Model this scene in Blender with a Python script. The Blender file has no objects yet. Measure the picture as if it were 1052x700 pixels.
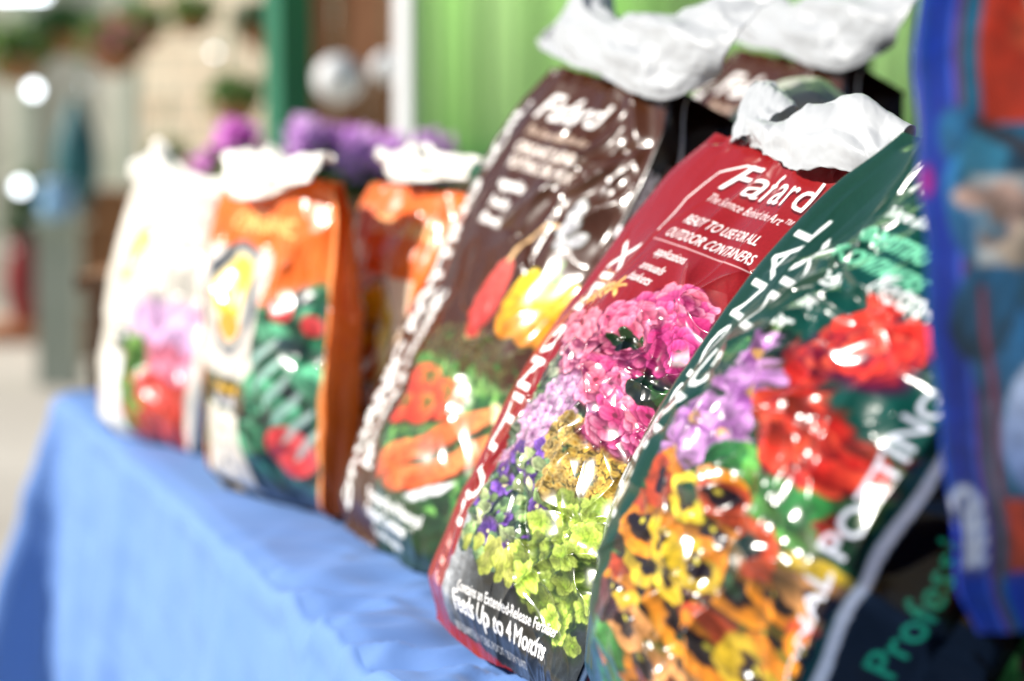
import bpy, math, random
import numpy as np
from mathutils import Vector, Matrix
rnd = random.Random(7)
rng = np.random.default_rng(7)
scene = bpy.context.scene
COL = scene.collection
R = math.radians
TZ = 0.73                      # table top height

# ------------------------------------------------------------------ helpers
def link(o):
    COL.objects.link(o); return o
def tag(o, label=None, cat=None, group=None, kind=None):
    if label: o['label'] = label
    if cat: o['category'] = cat
    if group: o['group'] = group
    if kind: o['kind'] = kind
    return o
def empty(name, loc=(0, 0, 0), rot=None):
    o = bpy.data.objects.new(name, None); link(o); o.location = loc
    o.empty_display_size = 0.05
    if rot: o.rotation_euler = rot
    return o
def mesh_obj(name, verts, faces, mat, parent=None, smooth=True, mats=None, midx=None):
    me = bpy.data.meshes.new(name)
    me.from_pydata([tuple(map(float, v)) for v in verts], [], [tuple(f) for f in faces])
    me.update()
    for m in (mats or [mat]): me.materials.append(m)
    if smooth: me.shade_smooth()
    if midx is not None: me.polygons.foreach_set('material_index', np.array(midx, dtype=np.int32))
    o = bpy.data.objects.new(name, me); link(o)
    if parent: o.parent = parent
    return o
def copy_tree(o, parent=None):
    c = o.copy(); COL.objects.link(c)
    if parent: c.parent = parent
    for ch in list(o.children): copy_tree(ch, c)
    return c

class MB:
    """collects simple shapes into one mesh"""
    def __init__(s): s.v = []; s.f = []
    def add(s, v, f):
        n = len(s.v); s.v += [tuple(x) for x in v]; s.f += [tuple(i + n for i in q) for q in f]
    def box(s, x0, x1, y0, y1, z0, z1):
        s.add([(x0,y0,z0),(x1,y0,z0),(x1,y1,z0),(x0,y1,z0),(x0,y0,z1),(x1,y0,z1),(x1,y1,z1),(x0,y1,z1)],
              [(3,2,1,0),(4,5,6,7),(0,1,5,4),(1,2,6,5),(2,3,7,6),(3,0,4,7)])
    def lathe(s, prof, c=(0,0,0), n=28):
        vs = []; fs = []
        for (r, z) in prof:
            for k in range(n):
                a = 2*math.pi*k/n; vs.append((c[0]+r*math.cos(a), c[1]+r*math.sin(a), c[2]+z))
        for i in range(len(prof)-1):
            for k in range(n):
                k2 = (k+1) % n; fs.append((i*n+k, i*n+k2, (i+1)*n+k2, (i+1)*n+k))
        fs.append(tuple(range(n))[::-1]); fs.append(tuple((len(prof)-1)*n+k for k in range(n)))
        s.add(vs, fs)
    def sphere(s, c, r, n=16, m=10, sq=(1,1,1)):
        s.lathe([(max(1e-4, r*math.sin(math.pi*i/m)), -r*math.cos(math.pi*i/m)*sq[2]) for i in range(m+1)], c, n)
    def tube(s, p0, p1, r0, r1, n=8):
        p0 = Vector(p0); p1 = Vector(p1); d = (p1-p0).normalized()
        a = d.orthogonal().normalized(); b = d.cross(a); vs = []
        for p, r in ((p0, r0), (p1, r1)):
            for k in range(n):
                t = 2*math.pi*k/n; vs.append(p + a*r*math.cos(t) + b*r*math.sin(t))
        s.add(vs, [(k, (k+1) % n, n+(k+1) % n, n+k) for k in range(n)] + [tuple(range(n))[::-1], tuple(range(n, 2*n))])
    def build(s, name, mat, parent=None, smooth=False):
        return mesh_obj(name, s.v, s.f, mat, parent, smooth)

# ------------------------------------------------------------------ materials
def mat_new(name):
    m = bpy.data.materials.new(name); m.use_nodes = True
    return m, m.node_tree.nodes, m.node_tree.links, m.node_tree.nodes['Principled BSDF']
def mat_noise(name, c1, c2, scale=4, rough=.6, bump=0, bscale=40, spec=.5, detail=4, coat=0, stretch=None, trans=0):
    m, N, L, P = mat_new(name)
    tc = N.new('ShaderNodeTexCoord'); nz = N.new('ShaderNodeTexNoise'); cr = N.new('ShaderNodeValToRGB')
    nz.inputs['Scale'].default_value = scale; nz.inputs['Detail'].default_value = detail
    src = tc.outputs['Object']
    if stretch:
        mp = N.new('ShaderNodeMapping'); mp.inputs['Scale'].default_value = stretch
        L.new(src, mp.inputs['Vector']); src = mp.outputs['Vector']
    L.new(src, nz.inputs['Vector']); L.new(nz.outputs['Fac'], cr.inputs['Fac'])
    cr.color_ramp.elements[0].position = .35; cr.color_ramp.elements[1].position = .65
    cr.color_ramp.elements[0].color = (*c1, 1); cr.color_ramp.elements[1].color = (*c2, 1)
    L.new(cr.outputs['Color'], P.inputs['Base Color'])
    P.inputs['Roughness'].default_value = rough; P.inputs['Specular IOR Level'].default_value = spec
    P.inputs['Coat Weight'].default_value = coat; P.inputs['Coat Roughness'].default_value = .08
    if bump:
        n2 = N.new('ShaderNodeTexNoise'); n2.inputs['Scale'].default_value = bscale
        bp = N.new('ShaderNodeBump'); bp.inputs['Strength'].default_value = bump; bp.inputs['Distance'].default_value = .01
        L.new(tc.outputs['Object'], n2.inputs['Vector']); L.new(n2.outputs['Fac'], bp.inputs['Height'])
        L.new(bp.outputs['Normal'], P.inputs['Normal'])
    if trans:
        tr = N.new('ShaderNodeBsdfTranslucent'); mx = N.new('ShaderNodeMixShader'); mx.inputs[0].default_value = trans
        L.new(cr.outputs['Color'], tr.inputs['Color']); L.new(P.outputs[0], mx.inputs[1]); L.new(tr.outputs[0], mx.inputs[2]); L.new(mx.outputs[0], N['Material Output'].inputs['Surface'])
    return m
def film_mat(name, rough=.22, coat=.6):
    """printed, glossy polyethylene film; the print is the colour attribute 'print'"""
    m, N, L, P = mat_new(name)
    at = N.new('ShaderNodeAttribute'); at.attribute_name = 'print'
    L.new(at.outputs['Color'], P.inputs['Base Color'])
    tc = N.new('ShaderNodeTexCoord'); nz = N.new('ShaderNodeTexNoise')
    nz.inputs['Scale'].default_value = 60; nz.inputs['Detail'].default_value = 3
    mr = N.new('ShaderNodeMapRange'); mr.inputs['To Min'].default_value = rough*.8; mr.inputs['To Max'].default_value = rough*1.3
    L.new(tc.outputs['Object'], nz.inputs['Vector']); L.new(nz.outputs['Fac'], mr.inputs['Value'])
    L.new(mr.outputs['Result'], P.inputs['Roughness'])
    P.inputs['Coat Weight'].default_value = coat; P.inputs['Coat Roughness'].default_value = .09
    P.inputs['Specular IOR Level'].default_value = .3
    return m
M = {}
M['film'] = film_mat('printed_film', .19, .14)
M['film_soft'] = film_mat('printed_film_soft', .3, .25)
def white_film():
    m, N, L, P = mat_new('white_inner_film')
    tc = N.new('ShaderNodeTexCoord'); nz = N.new('ShaderNodeTexNoise'); cr = N.new('ShaderNodeValToRGB')
    nz.inputs['Scale'].default_value = 18
    cr.color_ramp.elements[0].color = (.46, .48, .51, 1); cr.color_ramp.elements[1].color = (.54, .56, .58, 1)
    L.new(tc.outputs['Object'], nz.inputs['Vector']); L.new(nz.outputs['Fac'], cr.inputs['Fac']); L.new(cr.outputs['Color'], P.inputs['Base Color'])
    P.inputs['Roughness'].default_value = .42; P.inputs['Specular IOR Level'].default_value = .3
    tr = N.new('ShaderNodeBsdfTranslucent'); tr.inputs['Color'].default_value = (.5, .52, .56, 1); mx = N.new('ShaderNodeMixShader'); mx.inputs[0].default_value = .22
    L.new(P.outputs[0], mx.inputs[1]); L.new(tr.outputs[0], mx.inputs[2]); L.new(mx.outputs[0], N['Material Output'].inputs['Surface'])
    return m
M['white_film'] = white_film()
M['cream_film'] = mat_noise('cream_film', (.70, .68, .62), (.80, .78, .72), 12, .4)
M['grey_film'] = mat_noise('grey_film', (.30, .30, .26), (.42, .43, .38), 14, .3)
def cloth_mat():
    m, N, L, P = mat_new('blue_cloth')
    tc = N.new('ShaderNodeTexCoord'); nz = N.new('ShaderNodeTexNoise'); cr = N.new('ShaderNodeValToRGB')
    nz.inputs['Scale'].default_value = 2.5; nz.inputs['Detail'].default_value = 6
    cr.color_ramp.elements[0].color = (.085, .20, .50, 1); cr.color_ramp.elements[1].color = (.115, .24, .56, 1)
    L.new(tc.outputs['Object'], nz.inputs['Vector']); L.new(nz.outputs['Fac'], cr.inputs['Fac']); L.new(cr.outputs['Color'], P.inputs['Base Color'])
    P.inputs['Roughness'].default_value = .75
    P.inputs['Sheen Weight'].default_value = .1; P.inputs['Sheen Roughness'].default_value = .4
    wv = N.new('ShaderNodeTexNoise'); wv.inputs['Scale'].default_value = 900; wv.inputs['Detail'].default_value = 1
    bp = N.new('ShaderNodeBump'); bp.inputs['Strength'].default_value = .15; bp.inputs['Distance'].default_value = .001
    L.new(tc.outputs['Object'], wv.inputs['Vector']); L.new(wv.outputs['Fac'], bp.inputs['Height']); L.new(bp.outputs['Normal'], P.inputs['Normal'])
    return m
M['cloth'] = cloth_mat()

# ------------------------------------------------------------------ noise
def _perlin(x, y, seed):
    xi = np.floor(x).astype(np.int64); yi = np.floor(y).astype(np.int64)
    xf = x - xi; yf = y - yi
    def g(ix, iy):
        h = (ix*374761393 + iy*668265263 + seed*1442695041) & 0x7fffffff
        h = ((h ^ (h >> 13))*1274126177) & 0x7fffffff
        a = (h ^ (h >> 16)) % 4096/4096*2*np.pi
        return np.cos(a), np.sin(a)
    u = xf*xf*xf*(xf*(xf*6-15)+10); v = yf*yf*yf*(yf*(yf*6-15)+10)
    def d(ix, iy, dx, dy):
        gx, gy = g(ix, iy); return gx*dx + gy*dy
    n00 = d(xi, yi, xf, yf); n10 = d(xi+1, yi, xf-1, yf); n01 = d(xi, yi+1, xf, yf-1); n11 = d(xi+1, yi+1, xf-1, yf-1)
    return (n00*(1-u)+n10*u)*(1-v) + (n01*(1-u)+n11*u)*v
def noise(x, y, seed=0, octv=1):
    s = 0; a = 1.
    for o in range(octv):
        s = s + a*_perlin(x*2**o, y*2**o, seed+o*17); a *= .5
    return s*1.5
def ridge(x, y, seed, p=1.0, w=.6):
    """sharp creases: 1 on the crease, falling away"""
    wx = x + w*noise(x*.7, y*.7, seed+91); wy = y + w*noise(x*.7+31, y*.7+7, seed+92)
    n = np.abs(noise(wx, wy, seed))
    return np.sqrt(n*n + .0006)*-1
def facet(x, y, seed, warp=.35):
    """random heights joined by flat triangles: crumpled film"""
    X = x + warp*noise(x*.8, y*.8, seed+61); Y = y + warp*noise(x*.8+9, y*.8+5, seed+62)
    X, Y = X + .5*Y, Y*.87
    i = np.floor(X).astype(np.int64); j = np.floor(Y).astype(np.int64); fx = X-i; fy = Y-j
    def h(a, b):
        q = (a*374761393 + b*668265263 + seed*1442695041) & 0x7fffffff
        q = ((q ^ (q >> 13))*1274126177) & 0x7fffffff
        return ((q ^ (q >> 16)) % 4096)/4096*2-1
    v00, v10, v01, v11 = h(i, j), h(i+1, j), h(i, j+1), h(i+1, j+1)
    return np.where(fx+fy < 1, v00+(v10-v00)*fx+(v01-v00)*fy, v11+(v01-v11)*(1-fx)+(v10-v11)*(1-fy))
def smooth(e0, e1, x):
    t = np.clip((x-e0)/(e1-e0), 0, 1); return t*t*(3-2*t)

# ------------------------------------------------------------------ print canvas (colour of the printed film, computed)
def rgb(*c):
    if len(c) == 1 and isinstance(c[0], str):
        h = c[0].lstrip('#'); return np.array([int(h[i:i+2], 16)/255 for i in (0, 2, 4)])
    return np.array(c, float)/255
_glyph = {}
def text_tris(s):
    if s in _glyph: return _glyph[s]
    fc = bpy.data.curves.new('t', 'FONT'); fc.body = s; fc.resolution_u = 3
    fc.align_x = 'CENTER'; fc.align_y = 'BOTTOM_BASELINE'
    o = bpy.data.objects.new('t', fc); me = o.to_mesh(); me.calc_loop_triangles()
    v = np.array([tuple(x.co) for x in me.vertices]); t = np.array([tuple(x.vertices) for x in me.loop_triangles])
    tri = v[t][:, :, :2] if len(t) else np.zeros((0, 3, 2))
    o.to_mesh_clear(); bpy.data.objects.remove(o); bpy.data.curves.remove(fc)
    if len(tri):
        tri[:, :, 0] -= (tri[:, :, 0].min()+tri[:, :, 0].max())/2
    _glyph[s] = tri; return tri
class Canvas:
    """u0..u1 x 0..H in centimetres, v up"""
    def __init__(s, u0, u1, H, d, base):
        s.u0 = u0; s.H = H; s.d = d; s.du = d; s.w = int((u1-u0)*d); s.h = int(H*d)
        s.a = np.empty((s.h, s.w, 3), np.float32); s.a[:] = base
        yy, xx = np.mgrid[0:s.h, 0:s.w]; s.U = xx/d + u0; s.V = yy/d
    def stretch(s, k):
        """draw with the across-axis stretched k times (k < 1 undoes it)"""
        s.U = s.U/k; s.u0 /= k; s.du *= k
    def _box(s, cu, cv, r):
        x0 = max(0, int((cu-r-s.u0)*s.du)); x1 = min(s.w, int((cu+r-s.u0)*s.du)+2)
        y0 = max(0, int((cv-r)*s.d)); y1 = min(s.h, int((cv+r)*s.d)+2)
        return (slice(y0, y1), slice(x0, x1)) if x1 > x0 and y1 > y0 else None
    def over(s, sl, al, col):
        al = al[..., None]; s.a[sl] = s.a[sl]*(1-al) + col*al
    def mask(s, al, col): s.over((slice(None), slice(None)), al, col)
    def ell(s, cu, cv, ru, rv, ang, c1, c2=None, soft=None, alpha=1., vein=0):
        """ellipse shaded from c1 (centre / base) to c2 (rim)"""
        sl = s._box(cu, cv, max(ru, rv)*1.1+.1)
        if not sl: return
        x = s.U[sl]-cu; y = s.V[sl]-cv; c, n = math.cos(ang), math.sin(ang)
        X = (x*c+y*n)/ru; Y = (-x*n+y*c)/rv; r = np.sqrt(X*X+Y*Y)
        sf = soft if soft is not None else 1.0/s.d/min(ru, rv)
        al = np.clip((1-r)/sf+.5, 0, 1)*alpha
        if c2 is None: s.over(sl, al, c1); return
        t = np.clip((X+1)/2, 0, 1)
        if vein: t = np.clip(t + vein*np.sin(Y*9+X*2), 0, 1)
        col = c1*(1-t[..., None]) + c2*t[..., None]
        s.over(sl, al, col)
    def poly(s, pts, col, alpha=1.):
        pts = np.array(pts); cu, cv = pts.mean(0); r = np.abs(pts-[cu, cv]).max()+.1
        sl = s._box(cu, cv, r)
        if not sl: return
        x = s.U[sl]; y = s.V[sl]; ins = np.zeros(x.shape, bool); n = len(pts)
        for i in range(n):
            (x1, y1), (x2, y2) = pts[i], pts[(i+1) % n]
            if y1 == y2: continue
            ins ^= ((y1 > y) != (y2 > y)) & (x < (x2-x1)*(y-y1)/(y2-y1)+x1)
        s.over(sl, ins*alpha, col)
    def line(s, pts, w, col, alpha=1.):
        for (a, b) in zip(pts[:-1], pts[1:]):
            a = np.array(a, float); b = np.array(b, float); L = np.linalg.norm(b-a)+1e-6
            sl = s._box(*(a+b)/2, L/2+w)
            if not sl: continue
            x = s.U[sl]-a[0]; y = s.V[sl]-a[1]; d = (b-a)/L
            t = np.clip(x*d[0]+y*d[1], 0, L); dist = np.hypot(x-t*d[0], y-t*d[1])
            s.over(sl, np.clip((w/2-dist)*s.d+.5, 0, 1)*alpha, col)
    def text(s, st, cu, cv, h, ang=0, col=rgb(250, 250, 250), sx=1., shear=0., bold=0, alpha=1., shadow=None, align='c', span=None):
        if shadow is not None: s.text(st, cu+.08*h, cv-.08*h, h, ang, shadow, sx, shear, bold, .9, None, align, span)
        tri = text_tris(st)
        if not len(tri): return
        x = (tri[..., 0] + shear*tri[..., 1])*sx*h/.72; y = tri[..., 1]*h/.72
        if span is not None: x = x*span/(x.max()-x.min()); x = x - (x.max()+x.min())/2
        if align == 'l': x = x - x.min()
        if align == 'r': x = x - x.max()
        c, n = math.cos(ang), math.sin(ang); SS = 3
        P = np.stack([x*c-y*n+cu-s.u0, x*n+y*c+cv], -1)*[s.du, s.d]
        offs = [(0, 0)] if not bold else [(0, 0), (bold*s.d*c, bold*s.d*n), (-bold*s.d*c, -bold*s.d*n), (bold*s.d*n, -bold*s.d*c), (-bold*s.d*n, bold*s.d*c)]
        mn = np.floor(P.min((0, 1))).astype(int)-3; mx = np.ceil(P.max((0, 1))).astype(int)+3
        W, H = (mx-mn)*SS; m = np.zeros((H, W), bool)
        for (ox, oy) in offs:
            Q = (P+[ox, oy]-mn)*SS
            for t in Q:
                a0 = np.maximum(np.floor(t.min(0)).astype(int), 0); b0 = np.ceil(t.max(0)).astype(int)+1
                yy, xx = np.mgrid[a0[1]:min(b0[1], H), a0[0]:min(b0[0], W)]
                px = xx+.5; py = yy+.5
                def e(p, q): return (q[0]-p[0])*(py-p[1])-(q[1]-p[1])*(px-p[0])
                e1 = e(t[0], t[1]); e2 = e(t[1], t[2]); e3 = e(t[2], t[0])
                m[a0[1]:min(b0[1], H), a0[0]:min(b0[0], W)] |= ((e1 >= 0) & (e2 >= 0) & (e3 >= 0)) | ((e1 <= 0) & (e2 <= 0) & (e3 <= 0))
        al = m.reshape(H//SS, SS, W//SS, SS).mean((1, 3))
        x0, y0 = mn; X0, Y0 = max(0, x0), max(0, y0); X1, Y1 = min(s.w, mx[0]), min(s.h, mx[1])
        if X1 <= X0 or Y1 <= Y0: return
        s.over((slice(Y0, Y1), slice(X0, X1)), al[Y0-y0:Y1-y0, X0-x0:X1-x0]*alpha, col)
    def stack(s, st, cu, v0, v1, h, col, sx=1., bold=0, ang=None):
        """letters one after the other up an edge strip, read with the head turned"""
        s.text(st, cu, v0, h, math.pi/2, col, sx, 0, bold, align='l')
    def grain(s, amt, sc=3, seed=5):
        n = noise(s.U*sc, s.V*sc, seed, 3)[..., None]; s.a *= (1+amt*n)
        s.a = np.clip(s.a, 0, 1)
    def sample(s, u, v):
        x = np.clip((u-s.u0)*s.du-.5, 0, s.w-1.001); y = np.clip(v*s.d-.5, 0, s.h-1.001)
        xi = x.astype(int); yi = y.astype(int); fx = (x-xi)[..., None]; fy = (y-yi)[..., None]; a = s.a
        c = (a[yi, xi]*(1-fx)+a[yi, xi+1]*fx)*(1-fy) + (a[yi+1, xi]*(1-fx)+a[yi+1, xi+1]*fx)*fy
        c = np.clip(c, 0, 1); return np.where(c <= .04045, c/12.92, ((c+.055)/1.055)**2.4)
    def warp(s, amp, fr, seed=3, tone=0.):
        """ruffle the picture so that petals are irregular"""
        dx = noise(s.U*fr, s.V*fr, seed, 3)*amp*s.du; dy = noise(s.U*fr+50, s.V*fr, seed+1, 3)*amp*s.d
        yy, xx = np.mgrid[0:s.h, 0:s.w]
        x = np.clip(xx+dx, 0, s.w-1.001); y = np.clip(yy+dy, 0, s.h-1.001)
        xi = x.astype(int); yi = y.astype(int); fx = (x-xi)[..., None].astype(np.float32); fy = (y-yi)[..., None].astype(np.float32)
        xj = np.minimum(xi+1, s.w-1); yj = np.minimum(yi+1, s.h-1); a = s.a
        s.a = (a[yi, xi]*(1-fx)+a[yi, xj]*fx)*(1-fy) + (a[yj, xi]*(1-fx)+a[yj, xj]*fx)*fy
        t = (1+tone*noise(s.U*1.1, s.V*.9, seed+4, 4) + tone*.5*noise(s.U*5, s.V*5, seed+5, 2))[..., None]
        s.a = np.clip(s.a*t, 0, 1).astype(np.float32)
    def mute(s, k, m=1.):
        l = s.a.mean(-1, keepdims=True); s.a = (s.a*(1-k)+l*k)*m
    # --- printed plants
    def flower(s, cu, cv, r, n, c1, c2, a0=0, wide=.5, sq=1., jit=.15, tilt=0, vein=.08, centre=None):
        for k in range(n):
            a = a0+2*math.pi*k/n+rnd.uniform(-jit, jit); L = r*rnd.uniform(.85, 1.05)
            f = 1-(1-sq)*abs(math.sin(a-tilt))
            k2 = rnd.uniform(.88, 1.1)
            px_, py_ = cu+math.cos(a)*L*.52*f, cv+math.sin(a)*L*.52*f
            if r > .7: s.ell(px_+.03, py_-.05, L*.52*f+.09, L*wide*(.6+.4*f)+.07, a, c1*.6, alpha=.5)
            s.ell(px_, py_, L*.52*f+.02, L*wide*(.6+.4*f), a, np.clip(c1*k2, 0, 1), np.clip(c2*k2, 0, 1), vein=vein)
        if centre is not None: s.ell(cu, cv, r*.13, r*.13, 0, centre)
    def blobs(s, cu, cv, R_, n, rr, cols, el=1.6):
        for _ in range(n):
            a = rnd.uniform(0, 6.28); d = R_*math.sqrt(rnd.random())
            c = rnd.choice(cols)*rnd.uniform(.8, 1.15); r = rnd.uniform(*rr)
            s.ell(cu+d*math.cos(a), cv+d*math.sin(a), r*el, r, rnd.uniform(0, 3.14), np.clip(c*.75, 0, 1), np.clip(c*1.15, 0, 1), vein=.1)
    def foliage(s, u0, u1, v0, v1, n, rr, cols, el=1.8):
        for _ in range(n):
            c = rnd.choice(cols)*rnd.uniform(.7, 1.2); r = rnd.uniform(*rr); a = rnd.uniform(0, 3.14)
            x, y = rnd.uniform(u0, u1), rnd.uniform(v0, v1)
            s.ell(x, y, r*el, r, a, np.clip(c*.6, 0, 1), np.clip(c*1.25, 0, 1), vein=.12)

def geranium(cv, cu, cy, rad, n, pal, rr=(1.1, 1.7)):
    pts = sorted([(rnd.uniform(0, 1)**.5, rnd.uniform(0, 6.28)) for _ in range(n)], reverse=True)
    for (d, a) in pts:
        x, y = cu+rad*d*math.cos(a), cy+rad*d*math.sin(a)*.9; c1, c2 = rnd.choice(pal); r = rnd.uniform(*rr)
        cv.ell(x+.2, y-.3, r*.95, r*.9, 0, rgb(90, 5, 50), alpha=.55, soft=.6)
        cv.flower(x, y, r, 5, c1, c2, rnd.uniform(0, 6), .46, rnd.uniform(.6, 1), .25, rnd.uniform(0, 3), .12, centre=c1*.6)
def pansy(cv, x, y, r, cA, cB, face, a=0):
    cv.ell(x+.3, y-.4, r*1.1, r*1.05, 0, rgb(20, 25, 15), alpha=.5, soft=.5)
    for da, L, w, c in ((2.2, 1.0, .62, cB), (.95, 1.0, .62, cB), (3.25, .95, .6, cA), (-.1, .95, .6, cA), (-1.57, 1.0, .8, cA)):
        t = a+da; k = rnd.uniform(.9, 1.08)
        cv.ell(x+math.cos(t)*r*.5*L, y+math.sin(t)*r*.5*L, r*.55*L, r*w*.9, t, np.clip(c*.82*k, 0, 1), np.clip(c*1.08*k, 0, 1), vein=.07)
    for da, L in ((3.25, .34), (-.1, .34), (-1.57, .42), (-2.1, .34), (-1.0, .34)):
        t = a+da
        cv.ell(x+math.cos(t)*r*L*.62, y+math.sin(t)*r*L*.66, r*.33, r*.2, t, face, soft=.35)
    cv.ell(x, y-.02, r*.1, r*.1, 0, rgb(235, 220, 60))

PINKS = [(rgb(205, 25, 105), rgb(245, 110, 165)), (rgb(220, 60, 120), rgb(255, 165, 195)), (rgb(190, 15, 100), rgb(235, 80, 150)), (rgb(235, 70, 110), rgb(250, 140, 165))]
GREENS = [rgb(60, 95, 45), rgb(90, 130, 60), rgb(40, 75, 45), rgb(120, 150, 90)]

def print_red():
    W, H = 40, 60; c = Canvas(-16, 56, H, 14, rgb(150, 18, 22))
    U, V = c.U.copy(), c.V
    white = rgb(250, 248, 246)
    edge = 9.6 + 1.2*smooth(22, 34, V) - 2.4*smooth(9, 0, V)
    pic = smooth(-.12, .12, U-edge)*smooth(.5, -.5, V-31.5-1.6*noise(U*.3, V*.3, 3, 2))*smooth(1.0, 1.2, V+.35*smooth(15, 8, U)*0)*smooth(41, 40.7, U)
    dark = rgb(34, 38, 42)*(1+.5*noise(U*.5, V*.5, 8, 4))[..., None]
    dark = dark + rgb(60, 66, 62)*smooth(8, 16, V)[..., None]*(.5+.5*noise(U, V, 10, 3))[..., None]
    old = c.a.copy(); c.a[:] = dark
    g = smooth(9, 0, U-edge)*smooth(-1, 4, V)*smooth(26, 12, V)
    c.mask(g*.9, rgb(170, 174, 180))
    k = 1.7; c.stretch(k); X = lambda u: u/k
    c.foliage(X(9), X(41), 13, 33, 620, (.3, .75), GREENS)
    c.foliage(X(9), X(20), 15, 33, 160, (.25, .5), [rgb(120, 140, 110), rgb(85, 100, 85), rgb(150, 160, 130)])
    c.foliage(X(11), X(24), 8.5, 18, 190, (.35, .8), [rgb(110, 145, 80), rgb(70, 105, 70), rgb(150, 180, 120), rgb(60, 85, 75)], 1.3)
    for _ in range(95):      # lilac sprays
        t = rnd.random(); x = X(11.5)+rnd.gauss(0, 1.0)+t*X(9); y = 19.5+t*9.5+rnd.gauss(0, 1.7)
        kk = rnd.uniform(.8, 1.08)
        c.flower(x, y, rnd.uniform(.8, 1.35), 5, rgb(190, 118, 176)*kk, np.clip(rgb(240, 200, 228)*kk, 0, 1), rnd.uniform(0, 6), .33, .75, .4, rnd.uniform(0, 3), centre=rgb(130, 60, 110))
    pet = [(14.1, 15.9), (15.8, 11.3), (22.8, 16.0), (18.0, 13.4), (24.2, 13.0), (24.1, 9.3), (12.6, 13.4), (19.6, 17.8), (16.6, 18.6), (20.6, 11.4), (13.6, 19.4), (18.8, 21), (21.8, 19.2), (27.6, 16.4), (12.0, 17.2)]
    for (x, y) in pet:       # purple petunias
        x = X(x); r = rnd.uniform(1.1, 1.5); kk = rnd.uniform(.8, 1.15)
        c.ell(x+.2, y-.35, r*1.1, r, 0, rgb(15, 15, 30), alpha=.55, soft=.4)
        c.flower(x, y, r, 5, rgb(64, 26, 116)*kk, np.clip(rgb(132, 84, 190)*kk, 0, 1), rnd.uniform(0, 6), .5, rnd.uniform(.75, 1), .12, rnd.uniform(0, 3), .14, centre=rgb(40, 8, 70))
        c.ell(x+.05, y, r*.12, r*.16, .3, rgb(226, 214, 150))
    c.foliage(X(11), X(26), 9, 20, 60, (.35, .7), [rgb(140, 175, 100), rgb(100, 140, 90), rgb(180, 200, 130)], 1.3)
    for (mx, my, mr, n) in ((23, 22.8, 2.6, 260), (34.5, 23.2, 3.9, 620), (27.8, 21.0, 2.6, 160), (39, 20, 2.4, 160), (30.5, 24.6, 2.4, 160), (37, 18.6, 2, 80), (24, 19, 1.8, 90)):
        for _ in range(n):   # yellow alyssum
            a = rnd.uniform(0, 6.28); d = mr*math.sqrt(rnd.random()); x = X(mx)+d*math.cos(a); y = my+d*math.sin(a)*1.05
            kk = rnd.uniform(.7, 1.08); w_ = min(1, max(0, (mx-22)/8))
            if rnd.random() < .35: c.ell(x, y-.2, .36, .3, 0, rgb(60, 46, 8), alpha=.8)
            c.flower(x, y, rnd.uniform(.26, .38), 4, rgb(190, 140, 40)*kk, np.clip((rgb(220, 190, 120)*(1-w_)+rgb(232, 190, 60)*w_)*kk, 0, 1), rnd.uniform(0, 6), .55, 1, .1, vein=0, centre=rgb(140, 96, 10))
    c.foliage(X(30), X(41), 14, 19, 60, (.5, .9), [rgb(20, 60, 45), rgb(40, 90, 60), rgb(60, 110, 80)], 1.3)
    for _ in range(120):     # lime leaves
        x = X(rnd.gauss(30.5, 3.6)); y = rnd.gauss(13.2, 3.0); u = x*k
        if y > 19 or u < 23 or y < 6.2 + max(0, (31-u))*.55 or u > 39: continue
        r = rnd.uniform(1.0, 1.8); kk = rnd.uniform(.6, 1.06)
        c.ell(x+.2, y-.35, r*1.05, r, 0, rgb(20, 40, 12), alpha=.55, soft=.35)
        c.flower(x, y, r, 6, rgb(150, 186, 40)*kk, np.clip(rgb(212, 236, 96)*kk, 0, 1), rnd.uniform(0, 6), .42, rnd.uniform(.7, 1), .15, rnd.uniform(0, 3), .12, centre=rgb(120, 156, 36))
    for _ in range(30):
        x = X(rnd.gauss(20.0, 2.2)); y = rnd.gauss(9.4, .7); kk = rnd.uniform(.8, 1.1)
        c.ell(x, y, .95, .6, rnd.uniform(.6, 2.2), rgb(130, 142, 40)*kk, np.clip(rgb(220, 220, 100)*kk, 0, 1), vein=.1)
    c.foliage(X(26), X(38), 26, 33, 70, (.5, 1.0), [rgb(12, 34, 20), rgb(20, 50, 30), rgb(50, 90, 40)], 1.5)
    c.warp(.05, 2.0, 40, .24); img = c.a.copy(); c.a = old*(1-pic[..., None]) + img*pic[..., None]
    for _ in range(10):      # flame-coloured leaves on the red
        x = rnd.uniform(3.5, 14); y = 35.5+(x-3)*.33+rnd.gauss(0, .9)
        c.flower(X(x), y, rnd.uniform(.9, 1.6), 5, rgb(236, 150, 50), rgb(250, 206, 120), rnd.uniform(0, 6), .17, .9)
    geranium(c, X(15.5), 31.2, 2.9, 30, [(rgb(215, 90, 130), rgb(250, 170, 190)), (rgb(225, 110, 140), rgb(255, 190, 205))], (.8, 1.3))
    geranium(c, X(12), 33.5, 2.4, 16, [(rgb(215, 80, 110), rgb(246, 150, 165))], (.8, 1.3))
    geranium(c, X(24.5), 30.0, 2.5, 18, PINKS); geranium(c, X(27), 27.8, 3.2, 26, PINKS); geranium(c, X(33), 28.0, 2.9, 22, PINKS)
    c.foliage(X(28.5), X(36), 29.8, 32.6, 36, (.4, .9), [rgb(8, 20, 14), rgb(16, 40, 24), rgb(40, 84, 36)], 1.5)
    geranium(c, X(26.4), 36.6, 4.3, 74, PINKS); geranium(c, X(21), 34.8, 2.6, 22, [(rgb(210, 50, 100), rgb(250, 140, 170))]); geranium(c, X(31), 35.4, 2.8, 26, [(rgb(180, 10, 96), rgb(226, 70, 150)), (rgb(160, 8, 80), rgb(210, 50, 120))])
    c.foliage(X(20.5), X(23.5), 33.2, 35.2, 10, (.3, .6), [rgb(10, 22, 14), rgb(30, 60, 24)], 1.5)
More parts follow.
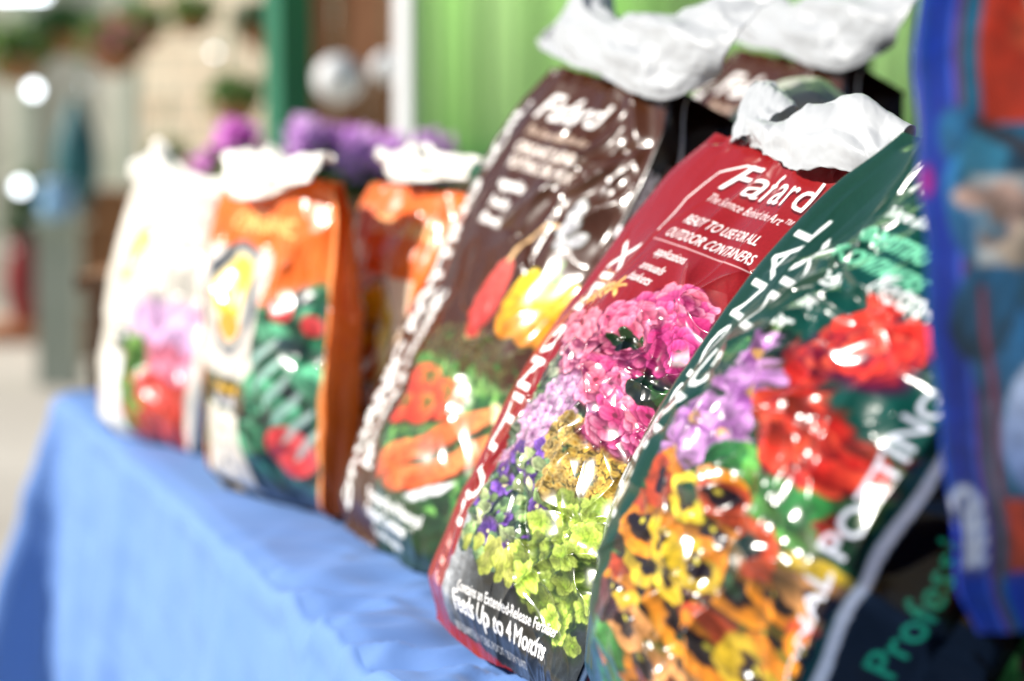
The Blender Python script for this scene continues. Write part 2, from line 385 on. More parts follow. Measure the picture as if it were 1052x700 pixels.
    c.warp(.16, 1.1, 41)
    c.stretch(1/k); c.mute(.13, .97)
    sh = rgb(70, 4, 10)
    for ch, u_, h_, w_ in (('F', 15.0, 3.7, 5.0), ('a', 19.0, 3.7, 2.9), ('f', 22.0, 3.5, 2.3), ('a', 24.6, 3.7, 2.9), ('r', 27.6, 3.7, 2.1), ('d', 30.4, 3.7, 3.3)):
        c.text(ch, u_, 52.4, h_, 0, white, 1, .34, .02, shadow=sh, span=w_)
    c.ell(13.4, 56.4, 1.3, .35, .2, rgb(150, 60, 50), alpha=.5)
    c.text('The Science Behind the Art\u2122', 21.8, 50.5, 1.05, -.02, white, 1, .3, 0, shadow=sh, span=18.2)
    c.text('READY TO USE FOR ALL', 20.8, 47.6, 1.15, 0, white, 1, .12, .02, shadow=sh, span=16.2)
    c.text('OUTDOOR CONTAINERS', 21.1, 45.6, 1.2, 0, white, 1, .12, .02, shadow=sh, span=18.4)
    c.line([(10, 44.9), (31, 44.9)], .1, white*.95)
    for t, u, v, w_ in (('applications', 13.7, 43.2, 7.2), ('annuals', 13.6, 41.3, 5.4), ('baskets', 13.6, 39.8, 5.2)):
        c.text(t, u, v, 1.05, 0, white, .8, .2, .02, shadow=sh, align='l', span=w_)
    c.text('Contains an Extended-Release Fertilizer', 22.6, 5.6, 1.05, .10, white, 1, .2, .03, span=21, shadow=rgb(20, 20, 24))
    c.text('Feeds Up to 4 Months', 21.8, 3.5, 1.75, .07, white, 1, 0, .06, shadow=rgb(20, 20, 24), span=20.6)
    c.text('28.3 QUARTS (US) / 1 CUBIC FOOT / 25.7 DRY QUARTS', 19.4, 1.75, .62, .07, white*.96, 1, span=17.8)
    c.text('POTTING MIX', 8.2, 10.0, 5.2, math.pi/2, white, 1, 0, .16, align='l', span=34)
    c.line([(9.4, 46), (9.0, 50), (10.2, 54), (13.5, 55.6), (17, 55.8)], .3, white*.95)
    for q, t in enumerate(('Quality', 'Container', 'Mix')):
        c.text(t, 4.2+q*.5, 7.4-q*1.9, 1.2, -.05, rgb(244, 176, 166), 1, 0, .05, span=4.4-q*.5)
    c.text('Premium Mix', 45, 12, 2.4, math.pi/2, white, 1, 0, .1, align='l')
    c.line([(40.3, 0), (40.3, 60)], .5, white)
    c.grain(.06, 4)
    return c

def print_green():
    W, H = 40, 60; c = Canvas(-16, 56, H, 13, rgb(10, 56, 38)); U, V = c.U.copy(), c.V
    white = rgb(246, 248, 248); mint = rgb(120, 206, 166)
    c.mask(smooth(8, 26, U)*smooth(58, 44, V)*.8, rgb(2, 74, 66))
    c.mask(smooth(41.0, 41.2, U), rgb(1, 2, 2))
    old = c.a.copy(); c.a[:] = rgb(24, 44, 28)
    edge = 13.4 - 4.5*smooth(10, 0, V) - 3.0*smooth(28, 36, V)
    up = 35.5 + 2.0*np.sin((U-14)*.2) + noise(U*.4, V*.4, 5, 2)
    pic = smooth(-.2, .2, U-edge)*smooth(.6, -.6, V-up)*smooth(40.4, 40.2, U)
    k = 1.7; c.stretch(k); X = lambda u: u/k
    c.foliage(X(9), X(41), 0, 38, 700, (.5, 1.2), [rgb(26, 66, 40), rgb(44, 92, 50), rgb(18, 44, 32), rgb(84, 120, 60), rgb(90, 70, 60)])
    for (x0, y0, r) in ((17.5, 28, 3.0), (22, 32, 3.8), (22.5, 28, 3.2), (16.5, 24.8, 2.4), (19, 34.5, 2.6), (25.5, 26.5, 2.4)):
        x0 = X(x0)
        for _ in range(85):
            a = rnd.uniform(0, 6.28); L = r*rnd.uniform(.6, 1.05); kk = rnd.uniform(.7, 1.12)
            c.ell(x0+math.cos(a)*L*.5, y0+math.sin(a)*L*.55, L*.5, .24, a, np.clip(rgb(120, 50, 130)*kk, 0, 1), np.clip(rgb(216, 156, 222)*kk, 0, 1))
        c.ell(x0, y0, .5, .5, 0, rgb(230, 180, 70), alpha=.8)
    for (x0, y0, r, n) in ((30.5, 38.5, 5.0, 60), (33, 31.5, 4.0, 44), (37, 35, 3.2, 24), (36.4, 26.5, 1.6, 8)):
        x0 = X(x0)
        for _ in range(n):
            a = rnd.uniform(0, 6.28); d = r*math.sqrt(rnd.random())*.78; kk = rnd.uniform(.6, 1.1)
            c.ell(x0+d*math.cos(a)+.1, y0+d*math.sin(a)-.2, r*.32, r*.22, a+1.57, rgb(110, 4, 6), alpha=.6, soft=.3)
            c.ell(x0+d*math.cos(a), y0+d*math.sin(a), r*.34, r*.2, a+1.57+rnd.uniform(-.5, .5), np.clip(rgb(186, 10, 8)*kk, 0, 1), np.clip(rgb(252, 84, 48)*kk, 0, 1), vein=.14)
    c.foliage(X(24), X(36), 24, 27.2, 26, (.6, 1.1), [rgb(40, 110, 50), rgb(80, 150, 60)])
    spots = []
    OR, YE, PE, RU = rgb(246, 140, 20), rgb(250, 206, 40), rgb(246, 166, 90), rgb(196, 66, 30)
    for _ in range(900):
        x = X(rnd.uniform(15.5, 40.5)); y = rnd.uniform(1, 24.5)
        if y > 25-abs(x*k-26)*.12 or (x*k < 20 and y < 7): continue
        if all((x-a)**2+(y-b)**2 > 2.3**2 for a, b in spots): spots.append((x, y))
    spots.sort(key=lambda p: p[1]*.6+rnd.random()*5)
    for (x, y) in spots:
        ca, cb = rnd.choice([(OR, YE), (YE, OR), (OR, RU), (PE, YE), (YE, YE), (RU, OR), (OR, RU), (RU, RU)])
        kk = rnd.uniform(.78, 1.05)
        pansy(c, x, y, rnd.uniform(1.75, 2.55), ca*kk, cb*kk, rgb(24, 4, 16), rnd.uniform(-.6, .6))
    c.foliage(X(9), X(19), 0, 12, 40, (.7, 1.4), [rgb(36, 96, 44), rgb(60, 130, 60), rgb(80, 40, 50)], 1.3)
    c.foliage(X(16), X(40), 0, 24, 8, (.3, .8), [rgb(120, 170, 60), rgb(30, 70, 40), rgb(20, 40, 30)])
    c.warp(.05, 2.0, 46, .24); img = c.a.copy(); c.a = old*(1-pic[..., None]) + img*pic[..., None]
    geranium(c, X(30), 39, 3.0, 24, [(rgb(200, 20, 15), rgb(250, 90, 60)), (rgb(215, 30, 20), rgb(252, 60, 40))], (1.2, 1.9))
    c.warp(.16, .9, 47)
    c.stretch(1/k); c.mute(.12, .95)
    c.text('Fafard', 22.5, 51.3, 3.6, 0, white, 1, .32, .1, span=18)
    c.text('The Science Behind the Art\u2122', 22.5, 48.6, 1.1, 0, white, .84, .3, .05, span=17)
    c.text('PREMIUM POTTING', 21, 46.0, 1.4, 0, mint, .86, .05, .09, span=13)
    c.text('MIX FOR CONTAINERS', 22, 43.9, 1.4, 0, mint, .86, .05, .09, span=15)
    c.text('Metro-Mix', 31.0, 42.4, 2.2, 0, white, .86, .1, .05, span=9.5)
    for t, u, v in (('indoor', 15.2, 41.6), ('outdoor', 15.6, 39.4), ('container', 14.8, 37.2)):
        c.text(t, u, v, 1.35, 0, white, .8, .1, .07, align='l', span=6.5)
    c.text('PROFESSIONAL', 4.9, 7.6, 3.4, math.pi/2, white*.93, 1, 0, .06, align='l', span=39)
    c.text('POTTING MIX', 11.0, 8.4, 4.3, math.pi/2, white*.93, 1, 0, .06, align='l', span=37)
    c.text('PROFESSIONAL POTTING MIX', 39.7, 3, 2.0, math.pi/2, rgb(205, 208, 222), .98, 0, .06, align='l', span=42)
    c.line([(41.1+.3*math.sin(v*.45), v) for v in range(0, 61, 2)], .75, white)
    c.text('Trusted by Professionals', 45.2, 3, 2.0, math.pi/2, rgb(40, 200, 140), 1.0, 0, .05, align='l', span=34)
    c.grain(.07, 3)
    return c

def print_brown():
    c = Canvas(-16, 56, 64, 8, rgb(66, 34, 16)); U, V = c.U.copy(), c.V; white = rgb(250, 248, 246)
    c.mask(smooth(41.2, 41.6, U)*.85, rgb(24, 10, 8))
    old = c.a.copy(); KEY = rgb(44, 66, 41); c.a[:] = KEY
    k = 1.6; c.stretch(k); X = lambda u: u/k
    c.foliage(X(12), X(41), 0, 25, 260, (.5, 1.3), [rgb(60, 110, 50), rgb(110, 165, 80), rgb(40, 76, 40), rgb(80, 110, 70)])
    for _ in range(260):     # lettuce
        c.ell(X(rnd.gauss(26, 5)), rnd.gauss(26.5, 1.7), rnd.uniform(.6, 1.8), rnd.uniform(.15, .4), rnd.uniform(-.5, 2.4), rgb(50, 110, 40)*rnd.uniform(.6, 1), rgb(176, 214, 130)*rnd.uniform(.7, 1.1))
    for (x, y, r) in ((19, 21.5, 2.6), (25, 20.5, 2.8), (16.5, 17.5, 2.2), (21, 18.5, 2.2)):
        x = X(x); c.ell(x+.2, y-.3, r*1.05, r, 0, rgb(60, 20, 10), alpha=.6, soft=.3); c.ell(x, y, r, r*.9, .8, rgb(196, 44, 26), rgb(250, 118, 74)); c.flower(x+.5, y+r*.4, 1.3, 5, rgb(50, 90, 30), rgb(90, 150, 60), .3, .15)
    for (x, y, a, L) in ((20, 11.5, .8, 4.4), (26, 14.5, .85, 6), (31, 18.5, .8, 5.2), (35, 16, .95, 5), (25, 10.2, .6, 4.6), (31, 13, .9, 5)):
        x = X(x); c.ell(x+.2, y-.4, L*1.02, 1.35, a, rgb(70, 26, 10), alpha=.6, soft=.3); c.ell(x, y, L, 1.25, a, rgb(214, 76, 34), rgb(250, 156, 92), vein=.03)
        for t in range(6): q = -L*.7+t*L*.25; c.line([(x+q*math.cos(a)-.5*math.sin(a), y+q*math.sin(a)+.5*math.cos(a)), (x+q*math.cos(a)+.2*math.sin(a), y+q*math.sin(a)-.2*math.cos(a))], .1, rgb(180, 60, 30), .7)
    c.ell(X(30), 9.6, 4.2, .55, .75, rgb(225, 225, 230), rgb(250, 250, 250)); c.ell(X(37), 21.5, 1.6, .7, 2.2, rgb(240, 220, 170))
    c.mask(smooth(8.6, 7.4, V), rgb(30, 56, 30))
    # sweet potato, peppers, garlic
    c.ell(X(25.2), 34, 5.4, 1.95, 1.5, rgb(176, 40, 36), rgb(222, 96, 84)); c.line([(X(25.6), 39), (X(27), 42), (X(30), 44.4), (X(33.6), 45)], .5, rgb(226, 180, 130))
    for (x, r) in ((32.5, 1.9), (36.3, 2.2), (39.4, 1.5)):
        c.ell(X(x), 34.6, 4.6, r, 1.57, rgb(204, 118, 14), rgb(250, 208, 46), vein=.03)
    c.ell(X(35.6), 38.8, 1.3, .9, 0, rgb(70, 120, 40), rgb(140, 180, 80)); c.line([(X(35.6), 38.8), (X(36.2), 41)], .5, rgb(90, 140, 60))
    for q in range(16):
        kk = rnd.uniform(.8, 1); x = X(34.5)+rnd.gauss(0, .8); y = 45.5+rnd.gauss(0, 1.6)
        c.ell(x, y, rnd.uniform(.7, 1.4), rnd.uniform(.4, .7), rnd.uniform(.9, 2.2), rgb(176, 176, 184)*kk, rgb(250, 250, 250)*kk)
    c.warp(.14, .8, 53, .2); img = c.a.copy(); c.stretch(1/k)
    obj = np.clip((np.abs(img/(img.sum(-1, keepdims=True)+1e-3)-KEY/KEY.sum()).sum(-1)-.05)*12, 0, 1)
    edge = 15 - 7*smooth(22, 36, V) - 3*smooth(8, 0, V)
    pic = np.maximum(smooth(.4, -.4, V-25-1.5*noise(U*.4, V*.4, 2, 2)), obj)*smooth(40.8, 40.6, U)*smooth(0, .6, U-edge)
    c.a = old*(1-pic[..., None]) + img*pic[..., None]
    c.text('Fafard', 19.5, 57.6, 3.6, 0, white, 1.05, .3, .14, span=17.5)
    c.text('The Science Behind the Art', 20, 55.0, 1.2, -.02, rgb(196, 176, 160), .84, .3, .06, span=17)
    c.text('ORGANIC BLEND', 20, 52.4, 1.5, -.02, rgb(232, 222, 214), .9, .1, .12, span=17)
    c.text('POTTING SOIL MIX', 20.5, 50.2, 1.5, -.02, rgb(232, 222, 214), .9, .1, .12, span=18)
    for t, y, w_ in (('vegetables', 47.6, 8.5), ('herbs', 45.1, 6.5), ('flowers', 42.7, 6.5)):
        c.text(t, 11.8, y, 1.5, -.03, white, .8, .1, .12, align='l', span=w_)
    c.text('Formulated for all Natural', 21.6, 5.6, 1.5, .02, white, 1, .1, .1, span=19.5)
    c.text('Organic Container', 20.0, 3.6, 1.5, .02, white, 1, .1, .12, span=17); c.text('Garden & Vegetables', 19, 1.8, 1.0, .02, white, 1, .1, .07, span=14)
    c.text('ORGANIC POTTING SOIL', 5.6, 2.5, 4.6, math.pi/2, white, 1, 0, .25, align='l', span=57)
    c.text('NATURAL & ORGANIC', 12.2, 9, 3.8, math.pi/2, white, 1.1, 0, .2, align='l', span=24)
    c.line([(47.4, v) for v in range(0, 65, 4)], .9, rgb(215, 214, 220))
    c.text('Organic', 44.6, 45.5, 2.4, math.pi/2, rgb(232, 232, 238), 1.3, .1, .2, align='l', span=9)
    c.text('VEGETABLES & HERBS', 46.4, 40, 1.0, math.pi/2, rgb(160, 140, 140), 1.2, 0, .05, align='l')
    c.text('POTTING MIX', 44.6, 12, 2.4, math.pi/2, rgb(225, 225, 230), 1.3, 0, .12, align='l')
    for y in range(6, 60, 3): c.text('planting & care', 50.5, y, .7, math.pi/2, rgb(120, 60, 84), .7)
    c.grain(.08, 3)
    return c

def print_orange(alt=False):
    c = Canvas(-12, 38, 46, 7, rgb(236, 106, 28)); U, V = c.U, c.V
    c.mask(smooth(26.3, 26.6, U)*.6, rgb(250, 120, 40))
    c.mask(smooth(.2, 0, U)*.9, rgb(120, 110, 40))
    # green lower picture
    g = smooth(29, 27, V - 5*smooth(14, 26, U))*smooth(.4, .8, U)*smooth(26.2, 26, U)
    old = c.a.copy(); c.a[:] = rgb(20, 66, 48)
    c.foliage(0, 27, 0, 34, 240, (.6, 1.4), [rgb(20, 96, 64), rgb(40, 130, 90), rgb(16, 46, 50), rgb(90, 170, 130)])
    c.mask(smooth(7, 2, V), rgb(14, 26, 50))
    for (x, y, r) in ((22, 9.5, 3.6), (20, 28.5, 1.6), (24, 27, 1.5), (17.5, 30, 1.3)):
        c.ell(x, y, r, r, .5, rgb(190, 26, 34), rgb(244, 96, 100))
    for k in range(6): c.ell(18+k*1.3, 22-k*2.2, 3.5, .5, .9, rgb(150, 200, 190), rgb(220, 235, 230), alpha=.8)
    img = c.a.copy(); c.a = old*(1-g[..., None])+img*g[..., None]
    if not alt:
        c.poly([(1.2, 36), (15.5, 36), (16.5, 20), (13.5, 17.5), (1.2, 17.5)], rgb(214, 206, 198))
        c.ell(8.2, 28.6, 8.2, 5.6, 1.57, rgb(96, 104, 116)); c.ell(8.2, 28.6, 7.0, 4.4, 1.57, rgb(216, 210, 196))
        c.ell(8.2, 30.2, 4.6, 3.8, 1.57, rgb(240, 180, 20), rgb(252, 226, 90)); c.ell(8.2, 24.6, 2.2, 2.2, 0, rgb(240, 150, 40))
        c.poly([(1, 17.2), (15, 17.2), (15, 13.2), (1, 13.2)], rgb(70, 56, 30))
        c.text('ORGANIC', 8, 15.3, 1.3, 0, rgb(240, 190, 60), 1, 0, .1); c.text('FERTILIZER', 8, 13.5, 1.2, 0, rgb(225, 225, 240), 1, 0, .1)
        c.poly([(1, 12.8), (13.6, 12.8), (13.6, 1.4), (1, 1.4)], rgb(216, 208, 198))
        c.text('All Purpose', 7.2, 10, 1.3, 0, rgb(220, 90, 40), .9); c.text('Plant Food', 7.2, 8, 1.1, 0, rgb(110, 110, 110), .9)
        c.text('4-4-4', 7.2, 4.2, 1.6, 0, rgb(110, 110, 110), .9)
    else:
        c.poly([(4, 33), (19, 33), (20, 20), (16, 13), (6, 13), (3, 20)], rgb(248, 214, 180))
        c.ell(11.5, 25, 7.6, 5.4, 1.57, rgb(120, 100, 50)); c.ell(11.5, 25, 7, 4.9, 1.57, rgb(250, 226, 150))
        c.ell(11.5, 26.5, 4.8, 4.0, 1.57, rgb(236, 170, 10), rgb(252, 220, 40)); c.ell(11.5, 21, 2.4, 2.6, 0, rgb(236, 130, 20))
        c.text('BONE', 11.5, 25, 1.6, 0, rgb(150, 110, 10), 1, 0, .1)
        c.poly([(5, 15), (19, 15), (19, 11), (5, 11)], rgb(110, 70, 40)); c.text('ORGANIC', 12, 12.2, 1.5, 0, rgb(245, 200, 120), .9, 0, .1)
        c.poly([(3, 10.6), (15, 10.6), (15, .8), (3, .8)], rgb(200, 110, 70))
    c.line([(26.3, 0), (26.3, 46)], .5, rgb(250, 160, 90))
    c.text('ORGANIC', 13, 38.5, 2.4, 0, rgb(250, 200, 120), 1, 0, .1)
    c.grain(.06, 2); return c

def print_white():
    c = Canvas(-12, 38, 46, 7, rgb(222, 216, 204)); U, V = c.U, c.V
    c.mask(smooth(26.3, 26.6, U)*.5, rgb(206, 206, 206))
    g = smooth(27, 24, V)*smooth(10.5, 11.2, U - 3*smooth(18, 26, V))*smooth(25.5, 25.2, U)
    old = c.a.copy()
    c.a[:] = rgb(214, 170, 214)
    c.mask(smooth(16, 13, V), rgb(216, 60, 50)); c.mask(smooth(5, 3, V), rgb(80, 40, 60))
    for _ in range(200):
        y = rnd.uniform(1, 27); x = rnd.uniform(11, 26)
        col = rgb(226, 180, 226) if y > 18 else (rgb(232, 120, 150) if y > 13 else rgb(220, 56, 40))
        c.flower(x, y, rnd.uniform(.8, 1.4), 5, col*.8, col, rnd.uniform(0, 6), .4)
    c.foliage(11, 14.5, 3, 19, 40, (.5, 1), [rgb(110, 150, 60), rgb(70, 120, 50)])
    img = c.a.copy(); c.a = old*(1-g[..., None])+img*g[..., None]
    c.ell(9, 33, 5.4, 4.0, 1.4, rgb(130, 140, 140)); c.ell(9, 33, 4.5, 3.1, 1.4, rgb(250, 246, 230))
    c.ell(9, 33.6, 3.2, 2.3, 1.4, rgb(240, 180, 40), rgb(252, 222, 90)); c.ell(8.6, 28.4, 2, 1.6, .6, rgb(248, 190, 120))
    c.poly([(5, 19.5), (11.5, 19.5), (12, 15.6), (5, 15.6)], rgb(30, 44, 40))
    c.text('FLOWER', 8.3, 17.6, 1.2, 0, rgb(240, 240, 240), .8, 0, .1)
    c.poly([(4, 15), (10.5, 15), (10.5, 2), (4, 2)], rgb(240, 244, 250))
    for x, y in ((-2, 28), (-3, 24), (-4, 9), (-2, 6)): c.ell(x, y, 2, 1.4, 1, rgb(200, 50, 110), rgb(230, 110, 150))
    c.mask(smooth(.2, -1, U)*smooth(6, 3, V)*.8, rgb(40, 50, 90))
    c.grain(.03, 2); return c

def print_blue():
    c = Canvas(-12, 60, 80, 6, rgb(4, 38, 138)); U, V = c.U, c.V
    for x, w, col in ((-5, .5, (90, 50, 150)), (-2.6, .7, (60, 60, 120)), (.25, .3, (8, 60, 130)), (1.35, .3, (14, 50, 130)), (1.9, .3, (60, 90, 190)), (2.35, .5, (80, 30, 60)), (2.8, .4, (20, 90, 110))):
        c.line([(x, 0), (x, 80)], w, rgb(*col))
    c.poly([(3, 4.2), (44, 4.2), (44, 76), (3, 76)], rgb(14, 74, 104))
    c.foliage(3, 44, 17, 31, 90, (1, 2.4), [rgb(14, 80, 120), rgb(30, 100, 150), rgb(50, 140, 180), rgb(10, 50, 80)])
    c.poly([(3.6, 32), (44, 31), (44, 76), (3.4, 76)], rgb(150, 40, 16))
    c.foliage(4, 44, 34, 70, 90, (1.2, 2.6), [rgb(200, 74, 40), rgb(140, 36, 14), rgb(130, 60, 10), rgb(190, 60, 30)], 1.4)
    c.ell(8.5, 39.4, 2.4, 1.4, 0, rgb(206, 190, 170))
    c.poly([(3, 23.5), (44, 23), (44, 27.5), (3, 29)], rgb(150, 156, 160)); c.foliage(3, 44, 24, 28, 40, (.7, 1.3), [rgb(230, 210, 190), rgb(110, 150, 180), rgb(180, 150, 140)])
    c.poly([(3, 31.6), (12, 26.5), (12, 27.6), (3, 32.6)], rgb(40, 40, 50))
    c.ell(6.6, 13.5, 4.6, 3.0, 1.35, rgb(90, 116, 170), rgb(176, 190, 216)); c.ell(9, 17, 2.0, 1.6, .5, rgb(150, 170, 40))
    c.poly([(3.2, 4.2), (44, 4.2), (44, 9), (3.2, 9)], rgb(170, 52, 22)); c.foliage(4, 44, 5, 8.4, 30, (.6, 1.2), [rgb(190, 60, 26), rgb(130, 36, 16)])
    c.line([(3.2, 4.2), (3.2, 22)], .4, rgb(110, 34, 50))
    c.text('SEED', 1.6, 4.6, 1.3, math.pi/2, rgb(225, 232, 246), .9, 0, .22, align='l', span=5)
    c.ell(.3, 28.6, .4, 1.0, 0, rgb(150, 20, 120))
    c.grain(.12, .8); return c

# ------------------------------------------------------------------ bag body
def frame(yaw, lean, roll):
    u = Vector((math.sin(yaw), -math.cos(yaw), 0)); n0 = Vector((-math.cos(yaw), -math.sin(yaw), 0)); z = Vector((0, 0, 1))
    v = z*math.cos(lean) - n0*math.sin(lean); n = u.cross(v)
    return Matrix(((*(u*math.cos(roll)-v*math.sin(roll)),), (*(v*math.cos(roll)+u*math.sin(roll)),), (*n,))).transposed()
def root_bag(name, x, y, z, yaw, lean, roll):
    """empty at the bottom left front corner; local X = across, Y = up the bag, Z = out of the front"""
    o = empty(name); m = frame(R(yaw), R(lean), R(roll)).to_4x4(); m.translation = (x, y, z)
    o.matrix_world = m; return o
def bag_body(root, cv, W, H, T=.15, bf=.05, nu=300, nv=600, ng=60, wr=1., seed=1, mat='film', floor=TZ+.004, k=2.6, extra=None, pinch=.88, gin0=.012, name='bag_body', sag=0.0, topT=.12, belly=.01, calm=None, us=1.):
    G = 14 if W > .35 else 10
    nl, nb = 14, 16
    q = []        # (kind, param, canvas u)
    for i in range(nl): q.append((0, 1-i/nl, -G*(1-i/nl)))
    for i in range(nu): q.append((1, -1+2*i/nu, W*100*i/nu))
    for i in range(ng): q.append((2, i/ng, W*100+G*i/ng))
    for i in range(nb): q.append((3, 1-2*i/nb, W*100+G if i < nb/2 else -G))
    kind = np.array([a[0] for a in q]); par = np.array([a[1] for a in q]); cu = np.array([a[2] for a in q]); n = len(q)
    v = np.linspace(0, 1, nv)[:, None]; K = kind[None, :]; Q = par[None, :]; CU = np.broadcast_to(cu, (nv, n)); CVv = np.broadcast_to(v*H*100, (nv, n))
    a = W/2*(.945 + .09*np.sin(v*math.pi)**.8) * (1-(1-pinch)*smooth(.86, 1, v)**1.6) * (1-.05*(1-smooth(0, .09, v))**2) * (1 + .012*noise(v*6, v*0+seed, seed))
    Tv = T*(.72+.28*smooth(0, .25, v))*(1-(1-topT)*smooth(.55, 1.0, v)**1.0)
    b = bf*(.18+.82*smooth(0, .22, v)*(1-.92*smooth(.5, 1.0, v)))
    gin = gin0+.03*smooth(.75, 1, v)
    X = np.zeros((nv, n)); Z = np.zeros((nv, n))
    fr = (1-np.abs(Q)**k)
    tri = 1-np.abs(2*np.clip(Q, 0, 1)-1)
    X = np.where(K == 1, a*Q, X); Z = np.where(K == 1, b*fr, Z)
    X = np.where(K == 2, a+.012*np.sin(v*3.1)*np.sin(np.pi*Q)-gin*tri**1.2, X); Z = np.where(K == 2, -Tv*Q, Z)
    X = np.where(K == 3, a*Q, X); Z = np.where(K == 3, -Tv-b*.5*(1-Q*Q), Z)
    X = np.where(K == 0, -(a-gin*tri), X); Z = np.where(K == 0, -Tv*Q, Z)
    Y = np.broadcast_to(v*H, (nv, n)).copy()
    Z = Z + belly*np.sin(math.pi*np.clip(v, 0, 1)**.85)*np.where(K == 1, 1., np.where(K == 3, 0., 1-Q))
    # round the bottom edge in, let the belly sag
    Z = Z - .022*(1-smooth(0, .07, v))*np.where(K == 1, 1., np.where(K == 3, 0., (1-Q)**2))
    Y = Y - sag*np.sin(np.clip(v, 0, 1)*math.pi)*fr.clip(0)*(K == 1)
    # wrinkles (metres), along the face normal
    U_ = CU/10.; V_ = CVv/10.     # decimetres
    d = 0
    d = d + .013*noise(U_*.55, V_*.45, seed+1)
    d = d + .0085*ridge(U_*.62+V_*.25, V_*.62-U_*.2, seed+2, w=.9)
    act = .3 if calm is None else calm(CU, CVv)
    d = d + .0085*ridge(U_*1.3, V_*1.0, seed+3, w=.8)*act*(.6+smooth(-.3, .4, noise(U_*.5, V_*.5, seed+30)))
    fm = smooth(-.1, .4, noise(U_*.45+9, V_*.45, seed+31))*act
    d = d + .0042*facet(U_*2.1+V_*.6, V_*1.9, seed+4)*(.10+.9*act) + .0009*facet(U_*4.6-V_*1.3, V_*4.0, seed+14)*(.08+fm)
    d = d + .0002*facet(U_*10+V_*2, V_*9-U_*2, seed+5)*fm
    tp = smooth(.965, 1.0, CVv/H/100); bt = smooth(.12, 0, CVv/H/100)
    d = d + .011*tp*ridge(U_*2.1+.5*V_, V_*.7, seed+6, w=.5) + .005*bt*ridge(U_*3.0, V_*1.4, seed+7, w=.5)
    d = d*wr
    if extra is not None: d = d + extra(CU, CVv)
    damp = np.where(K == 1, .35+.65*smooth(0, .14, 1-np.abs(Q)), .5)
    damp = np.where(K == 3, .3, damp); d = d*damp
    Z = Z + np.where((K == 1), d, 0) - np.where(K == 3, d, 0)
    X = X + np.where(K == 2, d, 0) - np.where(K == 0, d, 0) + np.where(K == 1, Q*.35*d, 0)
    X = X + .003*wr*noise(V_*1.8, U_*0+seed, seed+9)*np.sign(X)
    P = np.stack([X+W/2, Y, Z], -1).reshape(-1, 3)
    if floor is not None:
        mw = np.array(root.matrix_world); w = P@mw[:3, :3].T + mw[:3, 3]
        w[:, 2] = np.where(w[:, 2] < floor, floor + (w[:, 2]-floor)*.0, w[:, 2])
        P = (w-mw[:3, 3])@mw[:3, :3]
    idx = np.arange(nv*n).reshape(nv, n); nx = np.roll(idx, -1, 1)
    quads = np.stack([idx[:-1], nx[:-1], nx[1:], idx[1:]], -1).reshape(-1, 4)
    nq = len(quads)
    # close bottom and top with polygons
    loops = np.concatenate([quads.ravel(), idx[0][::-1], idx[-1]]); starts = np.concatenate([np.arange(nq)*4, [nq*4, nq*4+n]])
    me = bpy.data.meshes.new(name); me.vertices.add(len(P)); me.vertices.foreach_set('co', P.astype(np.float32).ravel())
    me.loops.add(len(loops)); me.loops.foreach_set('vertex_index', loops.astype(np.int32))
    me.polygons.add(nq+2); me.polygons.foreach_set('loop_start', starts.astype(np.int32))
    me.update(calc_edges=True); me.validate()
    me.materials.append(M[mat]); me.shade_smooth()
    ca = me.color_attributes.new('print', 'FLOAT_COLOR', 'POINT')
    col = cv.sample(CU.ravel()*us, CVv.ravel()); rgba = np.ones((len(P), 4), np.float32); rgba[:, :3] = col
    ca.data.foreach_set('color', rgba.ravel())
    o = bpy.data.objects.new(name, me); link(o); o.parent = root
    return o

def creases(seed, n, u0, u1, v0, v1, angs, amp=.0022, L=(3, 9), w=(.18, .5)):
    """long sharp folds pressed into the film"""
    rr = random.Random(seed); segs = []
    for _ in range(n):
        segs.append((rr.uniform(u0, u1), rr.uniform(v0, v1), rr.choice(angs)+rr.gauss(0, .3), rr.uniform(*L), rr.uniform(*w), amp*rr.uniform(.5, 1.3)*rr.choice((1, 1, -1)), rr.uniform(-.06, .06), rr.uniform(0, 6)))
    def f(U, V):
        out = np.zeros(U.shape)
        for (cu, cv, a, Ln, wd, am, bend, ph) in segs:
            c, s_ = math.cos(a), math.sin(a)
            vi = V[:, 0]; m = np.where(np.abs(vi-cv) < Ln*1.6+2)[0]
            if not len(m): continue
            sl = slice(m[0], m[-1]+1); x = (U[sl]-cu)*c+(V[sl]-cv)*s_; y = -(U[sl]-cu)*s_+(V[sl]-cv)*c
            y = y + bend*x*x + .25*np.sin(x*.9+ph)
            ax = np.exp(-(x/Ln)**4); q = np.sqrt(y*y+.004)/wd
            out[sl] += am*ax*(np.exp(-q)+.35*np.tanh(y/wd)*np.exp(-(y/(4*wd))**2))
        return out
    return f

